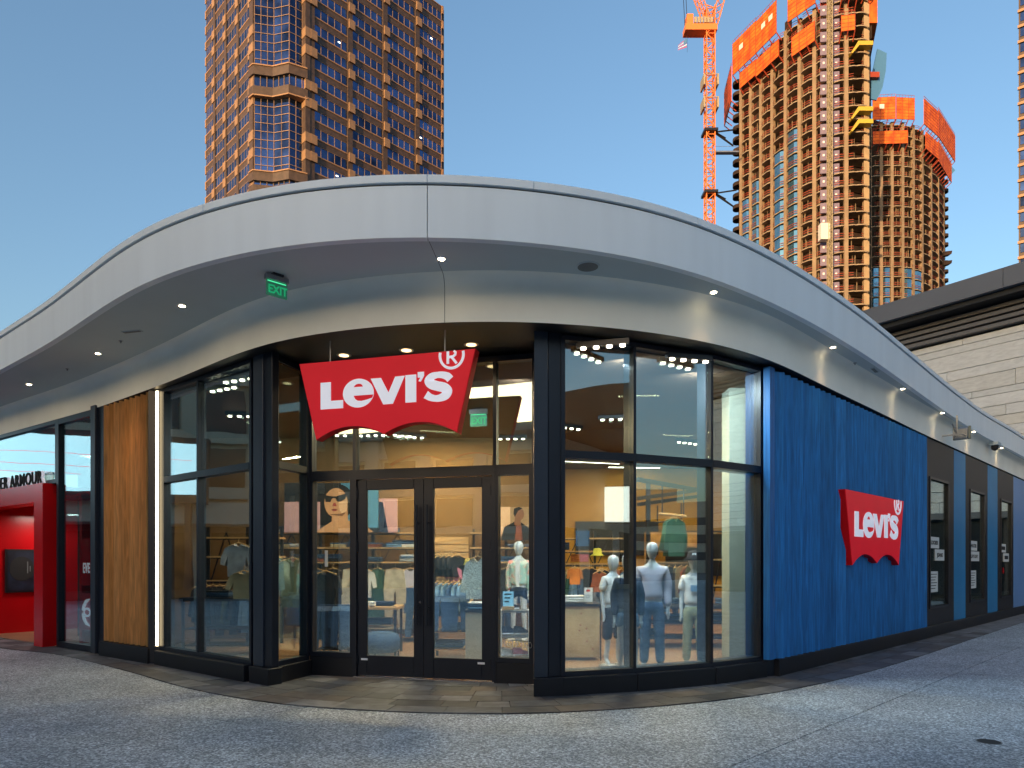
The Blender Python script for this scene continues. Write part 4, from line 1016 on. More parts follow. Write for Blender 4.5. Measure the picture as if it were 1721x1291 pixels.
# ==================================================================== lamps in the canopy
def lamp(name, label, p, z, r=.032, group=None, power=0, lens='lamp', col=(1, .72, .40), spread=100, tilt=None, ring='fascia'):
    T = thing(name, label, 'downlight', (*p, z), 0, group)
    MB().lathe([(r * 1.5, -.004), (r * 1.5, .004)], 20).build('trim_ring', M[ring], T)
    MB().lathe([(r, -.0075), (r, -.0045)], 20).build('lens', M[lens], T)
    if power:
        l = bpy.data.lights.new('downlight', 'SPOT'); l.energy = power; l.color = col; l.spot_size = radians(spread); l.spot_blend = .9; l.shadow_soft_size = .02
        o = bpy.data.objects.new('lamp_light', l); C.objects.link(o); o.parent = T; o.location = (0, 0, -.02)
        if tilt: o.rotation_euler = tilt
    return T
dls = [((742, 435), 'at the joint above the hanging sign'), ((306, 514), 'between the exit sign and the oak planks'), ((164.6, 594), 'above the oak planks'), ((48.8, 646), 'at the far left, above the neighbouring glazing'),
       ((1199.5, 491), 'above the right hand shop window'), ((1400, 583.6), 'over the near end of the blue planks'), ((1517, 653.6), 'above the far end of the blue planks'), ((1584, 694), 'left of the floodlight'), ((1636.5, 725.5), 'right of the floodlight'), ((1683, 753), 'beside the dome camera')]
for (u, v), wh in dls:
    lamp('soffit_lamp', 'small lit round lamp in the canopy soffit ' + wh, plan(u, v, ZS), ZS, group='lamps in the canopy soffit', power=14 if u < 300 else 2.2, spread=75, col=(1, .62, .28))
for (u, v), wh in (((578, 597), 'left of the three above the hanging sign'), ((683, 588.5), 'middle of the three above the hanging sign'), ((792, 579), 'right of the three above the hanging sign')):
    lamp('recess_lamp', 'warm round lamp in the black entrance ceiling, ' + wh, plan(u, v, 4.18), 4.18, r=.062, lens='lampwarm', group='lamps in the entrance ceiling', power=12, spread=130, ring='metal')
M['grille'] = mat('grey_speaker_grille', (.18, .19, .19), .8)
g_ = thing('ceiling_speaker', 'round grey speaker grille in the soffit right of the joint', 'speaker', (*plan(988, 448, ZS), ZS))
MB().lathe([(.125, -.006), (.125, .004)], 28).build('rim', M['soffit'], g_); MB().lathe([(.108, -.009), (.108, -.0065)], 28).build('grille', M['grille'], g_)
def slot(u, v, label, rz):
    T = thing('access_hatch', label, 'vent', (*plan(u, v, ZS), ZS), rz)
    MB().box(-.15, .15, -.035, .035, -.008, .0).build('frame', M['soffit'], T); MB().box(-.135, .135, -.024, .024, -.011, -.0085).build('slot', M['grille'], T)
slot(222, 557, 'small rectangular vent in the soffit on the left', radians(-15)); slot(1470, 622, 'small rectangular vent in the soffit above the blue planks', radians(50))
slot(657, 590, 'small square vent in the entrance ceiling between the lamps', .1)
for u, v, w_ in ((203, 573, 'beside the left soffit vent'), (1437, 610, 'above the blue planks'), (113, 620, 'above the oak planks')):
    T = thing('sprinkler', 'tiny grey sprinkler head in the soffit ' + w_, 'sprinkler', (*plan(u, v, ZS), ZS))
    MB().lathe([(.03, -.004), (.03, 0)], 12).build('plate', M['metal'], T); MB().lathe([(.01, -.03), (.012, -.004)], 8).build('head', M['metal'], T)
# exit sign
def exit_sign(p, z, rz, label, s=1.0):
    T = thing('exit_sign', label, 'exit sign', (*p, z), rz)
    MB().box(-.17 * s, .17 * s, -.03, .03, -.10 * s, -.02).build('housing', M['metal'], T)
    MB().box(-.08 * s, .08 * s, -.05, .05, -.02, 0).build('mount', M['shelfblk'], T)
    MB().box(-.16 * s, .16 * s, -.004, .004, -.33 * s, -.10 * s).build('panel', M['exitpanel'], T)
    text('exit_lettering', 'EXIT', .17 * s, M['exitgreen'], T, (-.135 * s, -.0075, -.285 * s), depth=.001, bold=.004, sx=.85)
    MB().box(-.14 * s, .14 * s, -.007, .007, -.125 * s, -.11 * s).build('light_bar', M['exitlit'], T)
M['exitpanel'] = mat('exit_panel', (.06, .20, .15), .3, emit=(.05, .35, .18), es=.05); M['exitlit'] = mat('exit_light', (.1, .6, .3), emit=(.1, 1, .45), es=.25)
pe = plan(465, 462, ZS); exit_sign(pe, ZS, radians(44), 'small green lit exit sign hanging from the curved soffit', .74)
# floodlight on brackets and dome camera
pf_ = plan(1614, 712, 4.5); T = thing('floodlight', 'pale floodlight on metal brackets under the roof edge at the right', 'floodlight', (*pf_, 4.28), ang(RD))
MB().box(.10, .17, -.16, .16, -.10, .17).build('glass_front', M['cream'], T)
MB().prism([(-.02, -.06), (.10, -.10), (.10, .17), (-.02, .10)], -.13, .13, axis='y').build('housing', M['metal'], T)
MB().bar((-.35, -.1, -.06), (.0, -.1, -.04), .02).bar((-.35, .08, -.06), (.0, .08, -.04), .02).bar((-.28, 0, -.06), (-.28, 0, .35), .03).bar((-.42, .05, .16), (-.26, 0, -.05), .02).bar((-.35, -.12, -.06), (-.35, .25, -.06), .025).bar((-.05, -.12, -.09), (.02, .1, -.08), .05).build('bracket', M['metal'], T)
T = thing('dome_camera', 'black dome camera on a grey plate under the roof edge', 'camera', (*plan(1672, 747, 4.6), 4.6), ang(RD))
MB().lathe([(.02, -.16), (.07, -.13), (.085, -.08), (.085, -.03)], 16).build('dome', M['shelfblk'], T); MB().box(-.18, .18, -.1, .1, -.03, .045).build('plate', M['soffit'], T)

# ==================================================================== left neighbour: red portal
ptl = thing('red_portal', 'glossy red portal frame with raised black lettering on top at the left edge', 'portal', (*P1, 0), ang(LD))
xa, xb = ls(65), ls(88)
W_ = xb - xa
MB().box(xb - .42, xb - .05, -.14, .16, 0, 3.0).build('portal_post', M['portal'], ptl)
MB().box(-9, xb - .422, -.14, .16, 2.66, 3.0).build('portal_beam', M['portal'], ptl)
MB().box(-5.4, xb - .3, 3.3, 3.4, 0, 3.0).build('back_wall', M['portal'], ptl)
MB().box(-5.5, -5.401, -.05, 3.4, 0, 3.0).build('side_wall', M['portal'], ptl)
MB().box(xb - .12, xb - .02, .5, 3.3, 0, 2.84).build('side_wall', M['portal'], ptl)
MB().box(-5.4, xb - .42, .17, 3.3, 2.85, 3.0).build('portal_ceiling', M['portal'], ptl)
LX = text('lettering', 'UNDER ARMOUR', .34, M['ink'], ptl, (xb - .30, -.06, 3.02), align='RIGHT', depth=.012, bold=.002, sx=.95, sp=1.12)
LX2 = text('lettering_edge', 'UNDER ARMOUR', .34, M['whitelit'], ptl, (xb - .26, -.018, 3.02), align='RIGHT', depth=.012, bold=.002, sx=.95, sp=1.12)
NL = Vector((-LD.y, LD.x))
tvc = P1 + LD * -5.40 + NL * .745
tv = thing('wall_screen', 'portrait screen with a dark round helmet picture on the red wall', 'screen', (*tvc, .90), ang(NL))
MB().box(-.32, .32, -.05, .0, 0, .95).build('frame', M['shelfblk'], tv)
M['tvpic'] = mat('screen_picture', (.012, .018, .035), .5, var=.8, scale=5)
MB().box(-.28, .28, -.056, -.0505, .04, .91).build('picture', M['tvpic'], tv)
MB().prism([(-.02 + .235 * cos(k * pi / 14), .52 + .27 * sin(k * pi / 14)) for k in range(28)], -.062, -.0565, axis='y').build('helmet', M['ink'], tv)
MB().box(.08, .10, -.066, -.0625, .42, .68).box(.13, .145, -.066, -.0625, .46, .58).build('helmet_glint', M['grille'], tv)
# added red panels stand in for another shop's sign reflected in the glass
rd = thing('reflected_display', 'red panels standing in for a reflection, white letters EVE and emblem behind the left glass', 'display', (*(P1 + LD * -1.95), 0), ang(LD))
MB().box(.02, 1.0, .50, .56, 1.12, 2.0).box(-.12, 1.0, .50, .56, .28, .98).build('panel', M['portal'], rd)
text('letters', 'EVE', .26, M['whitelit'], rd, (.08, .49, 1.36), depth=.003, bold=.006, sx=.60, sp=1.15)
em = MB()
for s_ in (1, -1): ribbon(em, [(.06, .62 + s_ * .03), (.12, .62 + s_ * .10), (.22, .62 + s_ * .20), (.36, .62 + s_ * .25)], [.04, .10, .08, .02], .480, .488)
ribbon(em, [(.26 + .12 * cos(a), .62 + .07 * sin(a)) for a in [k * pi / 8 for k in range(17)]], [.04] * 17, .478, .487)
em.build('emblem', M['whitelit'], rd)
MB().box(-1.6, 2.0, 1.1, 1.2, 0, 3.6).build('back_panel', M['corewall'], rd)
mh = thing('drain_cover', 'small dark oval drain cover in the plaza at lower right', 'drain cover', (4.05, 5.81, 0)); MB().lathe([(.085, -.004), (.085, .004)], 28).build('lid', M['ink'], mh); MB().lathe([(.095, -.006), (.095, .0025)], 28).build('rim', M['grille'], mh)

# ==================================================================== shop interior
def area(name, x, y, z, sx, sy, e, col=(1, .74, .45)):
    l = bpy.data.lights.new(name, 'AREA'); l.shape = 'RECTANGLE'; l.size = sx; l.size_y = sy; l.energy = e; l.color = col
    o = bpy.data.objects.new(name, l); C.objects.link(o); o.location = (x, y, z); return o
K = 1.0
for x, y in ((-1.6, 10.6), (-1.4, 12.8), (1.9, 10.2), (3.2, 13.2), (6.2, 15.5), (2.2, 16.2)):
    area('track_light', x, y, 4.02, .62, .07, 40 * K, (1, .66, .34))
area('track_light', -4.4, 12.0, 4.02, .6, .07, 7)
area('added_shop_fill', -8.2, 13.9, 3.7, 1, .4, 14, (1, .85, .7)); area('added_porch_fill', -9.9, 15.0, 2.6, .8, .4, 6, (1, .9, .8))  # added fills brighten the red panels and the portal recess
for x, y, tx, ty, e_ in ((1.35, 8.45, .35, .8, 30), (2.45, 9.05, .2, .9, 30), (.05, 9.4, .1, 1, 16), (-2.2, 9.9, 0, 1, 12)):  # added cool fills light the mannequins from the window side
    o = area('added_front_fill', x, y, 4.02, .2, .07, e_, (.80, .88, 1.0)); o.rotation_euler = Vector((-tx * .9, -ty * .9, 1.3)).to_track_quat('Z', 'Y').to_euler()
# track heads: rows of four small lamps
tr_px = [(560, 790), (625, 797), (670, 795), (690, 735), (745, 770), (795, 752), (860, 738), (955, 720), (1035, 705), (1013, 583), (1158, 606), (1155, 745), (400, 640), (375, 655), (410, 700)]
TRL = ['over the shelving behind the left door', 'left of centre over the entrance', 'over the middle of the entrance, rear', 'under the hanging sign beside its middle point', 'nearest the exit sign over the entrance', 'right of the exit sign over the entrance', 'behind the right sidelight transom', 'low in the first upper right window pane', 'mid height in the first upper right window pane', 'topmost in the first upper right window pane',
       'topmost in the second upper right window pane', 'low in the second upper right window pane', 'highest behind the left window', 'left one behind the left window', 'lowest behind the left window']
for i, (u, v) in enumerate(tr_px):
    Y = (4.0 - CH) * FPX / (VH - v); 
    if Y > 17 or (u < 500 and Y > 13.5): Y = min(Y, 13.2)
    p = at(u, v, Y); 
    if p.z > 4.02: p.z = 4.02
    T = thing('track_lamp', 'row of four lit ceiling spots ' + TRL[i], 'ceiling lamp', (p.x, p.y, 4.07), R.uniform(-.5, .6), 'four spot lamps on the shop ceiling')
    MB().box(-.30, .30, -.035, .035, -.06, 0).build('track', M['shelfblk'], T)
    for k in range(4): inst('spot', MB().lathe([(.032, -.02), (.032, 0)], 10).mesh('spot', M['spotwhite']), T, (-.225 + k * .15, 0, -.062))
for (x, y, rz, L) in ((2.0, 17.0, .3, 1.5), (4.4, 16.6, .4, 1.5), (6.4, 17.2, .5, 1.5), (3.2, 17.9, .1, 1.4)):
    T = thing('linear_lamp', 'long lit linear lamp in the shop ceiling at %s' % ('the rear' if y > 14 else 'mid depth'), 'ceiling lamp', (x, y, 4.075), rz, 'linear lamps in the shop ceiling'); T['label'] = 'long lit linear lamp in the shop ceiling, %s' % {2.0: 'first behind the right window', 4.4: 'right of the first behind the right window', 3.2: 'rearmost behind the right window', 6.4: 'rightmost behind the right window', 1.6: 'nearest the right pier', -3.2: 'behind the left door'}[x]
    MB().box(-L / 2, L / 2, -.05, .05, -.02, 0).build('housing', M['metal'], T); MB().box(-L / 2 + .02, L / 2 - .02, -.035, .035, -.03, -.0205).build('diffuser', M['linear'], T)
exit_sign((-.55, 11.2), 4.07, radians(-14), 'green exit sign on the shop ceiling seen under the hanging sign', .9)

def cloth(name, col, var=.25, scale=9, stretch=None): return mat(name, col, .85, var=var, scale=scale, bump=.3, bscale=14, stretch=stretch)
CL = {'denim': cloth('blue_denim', (.045, .10, .20)), 'dkdenim': cloth('dark_denim', (.02, .04, .085)), 'ltdenim': cloth('light_denim', (.16, .28, .42)), 'cream': cloth('cream_cotton', (.52, .46, .34)), 'white': cloth('white_cotton', (.70, .70, .68), .08),
      'blackc': cloth('black_cotton', (.014, .014, .018)), 'grey': cloth('grey_jersey', (.30, .32, .34)), 'lilac': cloth('pale_lilac_jersey', (.52, .50, .60), .06), 'khaki': cloth('khaki_green_cotton', (.36, .36, .20)), 'orange': cloth('orange_cotton', (.55, .17, .03)),
      'pink': cloth('pink_cotton', (.60, .18, .26)), 'yellow': cloth('yellow_cotton', (.65, .62, .08)), 'olive': cloth('olive_cotton', (.10, .12, .06)), 'silver': cloth('silver_sequins', (.45, .50, .48), .7, 60), 'floral': cloth('pale_floral_print', (.50, .48, .42), .6, 14),
      'tan': cloth('tan_cotton', (.46, .36, .20), .1), 'rust': cloth('rust_wool', (.26, .07, .03)), 'green': cloth('bottle_green', (.03, .09, .06))}
# floral print: pink and mint blotches on cream
m_ = CL['floral']; t = m_.node_tree; b = t.nodes['Principled BSDF']; n_ = t.nodes.new('ShaderNodeTexNoise'); n_.inputs['Scale'].default_value = 9; tc = t.nodes.new('ShaderNodeTexCoord'); t.links.new(tc.outputs['Object'], n_.inputs['Vector'])
rp = t.nodes.new('ShaderNodeValToRGB'); e = rp.color_ramp.elements; e[0].position = .40; e[0].color = (.36, .58, .50, 1); e[1].position = .62; e[1].color = (.70, .22, .18, 1); x = e.new(.5); x.color = (.62, .58, .48, 1)
t.links.new(n_.outputs[0], rp.inputs[0]); t.links.new(rp.outputs[0], b.inputs['Base Color'])

def garment_mesh(kind, w, h, th, m_):
    if kind == 'shirt': P_ = [(-.14, 0), (-.5, -.12), (-.62, -.62), (-.46, -.66), (-.36, -.36), (-.36, -1), (.36, -1), (.36, -.36), (.46, -.66), (.62, -.62), (.5, -.12), (.14, 0), (.06, -.06), (-.06, -.06)]
    elif kind == 'jacket': P_ = [(-.12, 0), (-.42, -.12), (-.56, -.82), (-.40, -.86), (-.34, -.45), (-.38, -1), (.38, -1), (.34, -.45), (.40, -.86), (.56, -.82), (.42, -.12), (.12, 0), (0, -.1)]
    elif kind == 'trousers': P_ = [(-.40, 0), (-.5, -.35), (-.44, -1), (-.12, -1), (-.02, -.38), (.02, -.38), (.12, -1), (.44, -1), (.5, -.35), (.40, 0)]
    else: P_ = [(-.28, 0), (-.40, -.3), (-.52, -1), (.52, -1), (.40, -.3), (.28, 0)]
    me = MB().prism([(a * w, b_ * h) for a, b_ in P_], -th / 2, th / 2, axis='y').mesh(kind, m_)
    bm = bmesh.new(); bm.from_mesh(me); bmesh.ops.triangulate(bm, faces=[f for f in bm.faces if len(f.verts) > 4]); bmesh.ops.subdivide_edges(bm, edges=bm.edges, cuts=1, use_grid_fill=True)
    import mathutils.noise as mn
    for v in bm.verts: v.co += Vector((mn.noise(v.co * 9), mn.noise(v.co * 7 + Vector((5, 0, 0))) * 1.6, 0)) * .022
    bm.to_mesh(me); bm.free()
    for p in me.polygons: p.use_smooth = True
    return me
def hang(kind, label, cloth_, x, y, ztop, w, h, rz=0, th=.06, cat=None):
    T = thing('hanging_' + kind, label, cat or kind, (x, y, ztop), rz)
    inst('cloth', garment_mesh(kind, w, h, th, CL[cloth_]), T)
    MB().tube([(-.18 * w / .45, 0, -.03), (0, 0, .03), (.18 * w / .45, 0, -.03)], .01, 6).tube([(0, 0, .03), (0, 0, .08), (.02, 0, .1)], .005, 5).build('hanger', M['pine'], T)
    return T
# wall shelving behind the doors
def shelving(label, x0, x1, y, zs_, ups, top=2.2, d=.4, name='wall_shelving'):
    T = thing(name, label, 'shelving', (x0, y, .02))
    W = x1 - x0
    for u_ in ups:
        MB().box(u_ - .025, u_ + .025, d - .05, d, 0, top).build('upright', M['shelfblk'], T)
    for z in zs_:
        MB().box(0, W, 0, d - .06, z - .03, z).build('shelf', M['pine'], T); 
        MB().box(0, W, .0, .02, z - .05, z - .031).build('shelf_rail', M['shelfblk'], T)
    bm_ = MB()
    for a, b_ in zip(ups, ups[1:]):
        m_ = (a + b_) / 2; bm_.bar((m_ - .28, .3, zs_[0]), (m_, .3, top - .1), .02).bar((m_ + .28, .3, zs_[0]), (m_, .3, top - .1), .02)
    bm_.build('brace', M['shelfblk'], T)
    MB().tube([(0, .05, zs_[0] - .17), (W, .05, zs_[0] - .17)], .014, 6).build('rail', M['shelfblk'], T)
    return T
X1 = lambda u, Y: (u - U0) / FPX * Y
YB = 13.3
shelving('black framed pine shelving on the rear wall behind the left door', X1(430, YB), X1(712, YB), YB, [1.55, 1.83, 2.12], [.05, 1.15, 2.2, 3.2])
shelving('black framed pine shelving on the rear wall right of the pine boards', X1(790, YB), X1(905, YB), YB, [1.55, 1.83, 2.12], [.05, .7, 1.28])
sl = thing('low_shelf', 'low pale shelf with two levels under the hanging trousers', 'shelving', (X1(560, YB), YB - .15, .02)); 
for z in (.12, .48): MB().box(0, 2.0, 0, .45, z - .03, z).build('shelf', M['pine'], sl)
MB().box(0, .03, 0, .45, 0, .48).box(1.97, 2.0, 0, .45, 0, .48).build('side', M['shelfblk'], sl)
def folded(label, x, y, z, cols, w=.3, d=.28, cat='folded clothes', hh=.035):
    T = thing('folded_clothes', label, cat, (x, y, z), R.uniform(-.1, .1))
    for i, c_ in enumerate(cols):
        me = MB().box(-w / 2 + R.uniform(-.01, .01), w / 2, -d / 2, d / 2, i * hh, i * hh + hh * .92).mesh('garment', CL[c_]); bevel(me, .012, 2); inst('garment', me, T)
    return T
for i, (u, zz, cs_, wh) in enumerate(((548, 1.55, ['grey', 'dkdenim'], 'left end of the lower rear shelf'), (600, 1.83, ['dkdenim', 'denim', 'denim'], 'middle rear shelf above the black dress'), (655, 1.83, ['dkdenim', 'dkdenim'], 'middle rear shelf above the cream trousers'), (690, 1.55, ['denim', 'white', 'denim', 'white'], 'right end of the lower rear shelf'),
                          (675, 1.83, ['denim', 'denim', 'denim', 'dkdenim'], 'right end of the middle rear shelf'), (620, 1.55, ['blackc', 'grey'], 'middle of the lower rear shelf'), (500, 1.83, ['grey', 'white'], 'far left of the middle rear shelf'), (855, 1.55, ['denim', 'dkdenim', 'denim'], 'right hand rear shelf, lower'), (872, 1.83, ['dkdenim', 'grey'], 'right hand rear shelf, middle'))):
    folded('folded %s stack on the %s' % ('denim' if 'denim' in cs_ else 'clothes', wh), X1(u, YB), YB + .17, zz + .02, cs_, w=.42)
zr = 1.42
for i, (kind, u, cl, w, h, lab) in enumerate((('trousers', 592, 'cream', .4, 1.0, 'cream trousers hanging behind the door frame'), ('shirt', 612, 'white', .42, .55, 'white tee hanging on the rear rail'), ('dress', 635, 'green', .42, 1.1, 'long dark green dress on the rear rail'), ('trousers', 665, 'cream', .44, 1.15, 'wide cream trousers facing the doors on the rear rail'),
                                          ('shirt', 690, 'lilac', .44, .6, 'pale lilac tee on the rear rail'), ('trousers', 696, 'denim', .36, .95, 'blue jeans under the lilac tee'), ('dress', 560, 'blackc', .4, 1.0, 'long black dress on the rear rail'), ('jacket', 530, 'dkdenim', .5, .7, 'dark denim jacket at the left of the rear rail'),
                                          ('shirt', 850, 'blackc', .4, .6, 'black shirt on the right rear rail'), ('jacket', 885, 'dkdenim', .5, .65, 'dark denim jacket on the right rear rail'), ('trousers', 850, 'dkdenim', .4, .9, 'dark jeans on the right rear rail'))):
    hang(kind, lab, cl, X1(u, YB - .1), YB - .12 - .03 * (i % 2), zr - (.35 if lab.startswith(('blue jeans', 'dark jeans')) else 0), w, h)
# posters above the shelving
def poster(label, u0, u1, v0, v1, Y, figs, bgm):
    a, b_ = at(u0, v1, Y), at(u1, v0, Y); T = thing('poster', label, 'poster', (a.x, Y, a.z)); w, h = b_.x - a.x, b_.z - a.z
    MB().box(0, w, 0, .05, 0, h).build('panel', bgm, T)
    for i, (nm_, pts, m_) in enumerate(figs): MB().prism([(p[0] * w, p[1] * h) for p in pts], -.002 - i * .001, -.0012 - i * .001 + .0006, axis='y').build(nm_, m_, T)
    return T
def ell(cx, cy, rx, ry, n=20, a0=0): return [(cx + rx * cos(2 * pi * k / n), cy + ry * sin(2 * pi * k / n)) for k in range(n)]
M['skin'] = mat('poster_skin', (.55, .27, .12), .6, emit=(.6, .30, .13), es=.12); M['skin2'] = mat('poster_skin_dark', (.26, .11, .05), .6); M['lips'] = mat('poster_lips', (.40, .06, .05), .6); M['skinhi'] = mat('poster_skin_light', (.72, .42, .22), .6, emit=(.7, .42, .22), es=.12)
M['posterbg'] = mat('poster_backdrop_teal', (.10, .30, .45), .6); M['posterpink'] = mat('poster_backdrop_pink', (.55, .30, .28), .6, emit=(.5, .28, .26), es=.1); M['posterbrown'] = mat('poster_backdrop_brown', (.40, .24, .11), .6)
poster('poster of a woman with dark hair and cat eye sunglasses above the rear shelves', 478, 636, 812, 895, 13.2, [
    ('backdrop_left', [(0, 0), (.38, 0), (.38, .62), (.0, .62)], M['posterpink']), ('backdrop_right', [(.66, .1), (1, .1), (1, 1), (.60, 1)], M['posterbg']), ('hair', ell(.57, .62, .17, .36), M['ink']), ('shoulders', [(.32, 0), (.95, 0), (.88, .12), (.68, .24), (.52, .24), (.42, .12)], M['skin']), ('neck', [(.50, .15), (.68, .15), (.67, .50), (.51, .46)], M['skin']),
    ('face', ell(.55, .60, .125, .30), M['skin']), ('cheek_light', ell(.628, .56, .045, .19), M['skinhi']), ('jaw_shadow', [(.46, .36), (.62, .33), (.66, .42), (.60, .38), (.50, .37)], M['skin2']), ('lips', ell(.533, .455, .028, .026), M['lips']), ('lips_line', [(.50, .455), (.57, .455), (.57, .46), (.50, .46)], M['ink']),
    ('nose', [(.525, .60), (.545, .60), (.56, .53), (.51, .53)], M['lips']), ('sunglasses', [(.425, .76), (.50, .73), (.55, .73), (.66, .79), (.65, .68), (.60, .62), (.56, .63), (.545, .69), (.51, .69), (.49, .61), (.44, .62)], M['ink'])], M['darkpanel'])
poster('poster with an orange lit seated figure in denim, right of the woman poster', 637, 668, 838, 895, 13.2, [('sky', [(0, .0), (1, 0), (1, 1), (0, 1)], M['posterpink']), ('leg', [(0, 0), (.5, 0), (.2, .9), (0, .9)], CL['dkdenim'])], M['posterbrown'])
poster('poster of a man in profile wearing a dark jacket above the right rear shelves', 838, 903, 852, 908, 13.2, [
    ('light_band', [(.0, .1), (.3, .2), (.3, 1), (0, 1)], M['skinhi']), ('jacket', [(.05, 0), (.85, 0), (.80, .35), (.60, .52), (.40, .55), (.15, .40)], M['ink']), ('shirt', [(.42, 0), (.62, 0), (.58, .48), (.46, .52)], CL['rust']), ('neck', [(.40, .45), (.58, .45), (.56, .70), (.42, .70)], M['skin2']), ('head', ell(.53, .78, .13, .18), M['skin2']), ('hair', [(.38, .80), (.40, .95), (.52, 1.0), (.62, .96), (.50, .88), (.42, .70)], M['ink'])], M['posterbrown'])
# pine board wall between the shelving
bw = thing('pine_board_wall', 'three broad pine boards on the rear wall behind the right door', 'wall panel', (X1(722, 13.6), 13.62, 0))
for k, (v0, v1) in enumerate(((928, 944), (916, 927), (903, 914.5))): MB().box(0, X1(787, 13.6) - X1(722, 13.6), 0, .06, zat(v1 - 0, 13.6), zat(v0 - 0, 13.6)).box(0, .0, 0, 0, 0, 0).build('plank', M['pine'], bw)
for k in range(3):
    o = [q for q in sc.objects if q.parent == bw][k]
# rack of denim jackets behind the right door
rk = thing('clothes_rack', 'black steel clothes rack holding denim jackets behind the right door', 'clothes rack', (X1(727, 11.6), 11.6, .02))
MB().tube([(0, 0, 0), (0, 0, 1.24), (.62, 0, 1.24), (.62, 0, 0)], .016, 6).build('frame', M['shelfblk'], rk); MB().tube([(0, .4, 0), (0, .4, 1.7), (.62, .4, 1.7), (.62, .4, 0)], .016, 6).build('frame', M['shelfblk'], rk)
for k in range(6): hang('jacket', 'blue denim jacket, %s from the left on the rack behind the right door' % ['first', 'second', 'third', 'fourth', 'fifth', 'sixth'][k], 'ltdenim' if k % 3 else 'denim', X1(730, 11.6) + .06 + k * .09, 11.58, 1.20, .5, .55, rz=radians(65), cat='jacket')['group'] = 'denim jackets on the rack'
for k in range(5):
    hang('shirt', 'dark blouse, %s from the left on the upper rack behind the right door' % ['first', 'second', 'third', 'fourth', 'fifth'][k], 'blackc', X1(728, 12) + .05 + k * .09, 11.98, 1.66, .46, .36, rz=radians(60), cat='blouse')['group'] = 'spotted blouses on the upper rack'
hang('shirt', 'pink top hanging behind the silver jacket', 'pink', X1(763, 12), 12.0, 1.46, .26, .34)
for u, c_, lb in ((764, 'pink', 'pink cap on the shelf behind the right door'), (788, 'yellow', 'yellow cap on the shelf beside the pink cap')):
    T = thing('cap', lb, 'cap', (X1(u, 12.2), 12.2, zat(949, 12.2))); MB().lathe([(.10, 0), (.10, .04), (.08, .09), (.03, .115)], 14).build('crown', CL[c_], T); MB().box(-.09, .09, -.2, -.06, 0, .012).build('peak', CL[c_], T)
MB_ = thing('cap_shelf', 'thin black shelf under the two caps', 'shelf', (X1(752, 12.2), 12.05, zat(950, 12.2))); MB().box(0, .6, 0, .3, -.02, -.002).build('board', M['shelfblk'], MB_)
hang('jacket', 'silver sequined jacket hanging behind the right door', 'silver', X1(803, 10.4), 10.4, zat(938, 10.4), .46, .62, th=.12)
def draped(label, x, y, z, cloth_, w=.4, drop=.5, rz=0, cat='jeans'):
    T = thing('draped_jeans', label, cat, (x, y, z), rz)
    for s_ in (-1, 1):
        pts = [(s_ * w * .26, .35, .03), (s_ * w * .26, .05, .04), (s_ * w * .27, -.06, -.02), (s_ * w * .28, -.08, -drop * .5), (s_ * w * .30, -.09, -drop)]
        mb = MB(); 
        prev = None; vs = []
        for (px, py, pz), ww in zip(pts, (w * .25, w * .25, w * .24, w * .22, w * .20)):
            vs += [(px - ww, py - .02, pz), (px + ww, py - .02, pz), (px + ww, py + .02, pz - .03), (px - ww, py + .02, pz - .03)]
        fs = [(0, 1, 2, 3), (19, 18, 17, 16)] + [(4 * i + k, 4 * i + (k + 1) % 4, 4 * i + 4 + (k + 1) % 4, 4 * i + 4 + k) for i in range(4) for k in range(4)]
        mb.add(vs, fs, 0, False); mb.build('leg', CL[cloth_], T)
    MB().box(-w * .5, w * .5, .3, .5, .0, .05).build('waistband', CL[cloth_], T)
    return T
def table(label, x, y, w, d, h, top='pine', rz=0, base='frame', name='display_table'):
    T = thing(name, label, 'table', (x, y, .02), rz)
    inst('table_top', bevel(MB().box(-w / 2, w / 2, -d / 2, d / 2, h - .05, h).mesh('table_top', M[top]), .006, 1), T)
    for a in (-1, 1):
        for b_ in (-1, 1): MB().box(a * (w / 2 - .05) - .02, a * (w / 2 - .05) + .02, b_ * (d / 2 - .05) - .02, b_ * (d / 2 - .05) + .02, 0, h - .05).build('leg', M['shelfblk'], T)
    for z in (.18, .45): MB().box(-w / 2 + .07, w / 2 - .07, -d / 2 + .04, d / 2 - .04, z - .02, z).build('shelf', M[top], T)
    return T
yt = 10.6
table('tiered display table with draped jeans behind the right door', X1(757, yt), yt + .3, .64, .7, zat(1012, yt) , 'pine')
draped('blue jeans draped over the table edge, left of two behind the right door', X1(741, yt), yt - .05, zat(1012, yt) + .03, 'denim', .30, .45); draped('blue jeans draped over the table edge, right of two behind the right door', X1(773, yt), yt - .05, zat(1012, yt) + .03, 'denim', .30, .45)
for z, u in ((.20, 745), (.20, 765), (.47, 760)): folded('folded jeans on the lower tier of the table behind the right door, %s' % ('bottom left' if u == 745 else 'bottom right' if z < .3 else 'upper tier'), X1(u, yt), yt + .2, z + .02, ['denim', 'denim', 'dkdenim'], .26)
cb = thing('plinth_cabinet', 'pale plywood cabinet with folded denim on top behind the right door', 'cabinet', (X1(801, 9.9), 10.1, .02)); inst('body', bevel(MB().box(-.16, .24, -.25, .25, 0, .80).mesh('body', mat('pale_plywood', (.50, .46, .34), .5, var=.08)), .004, 1), cb); MB().box(-.17, .25, -.26, .26, .80, .83).build('top', M['shelfblk'], cb)
folded('rumpled pale denim on the plywood cabinet', X1(805, 10), 10.05, .86, ['ltdenim', 'denim', 'white'], .3)
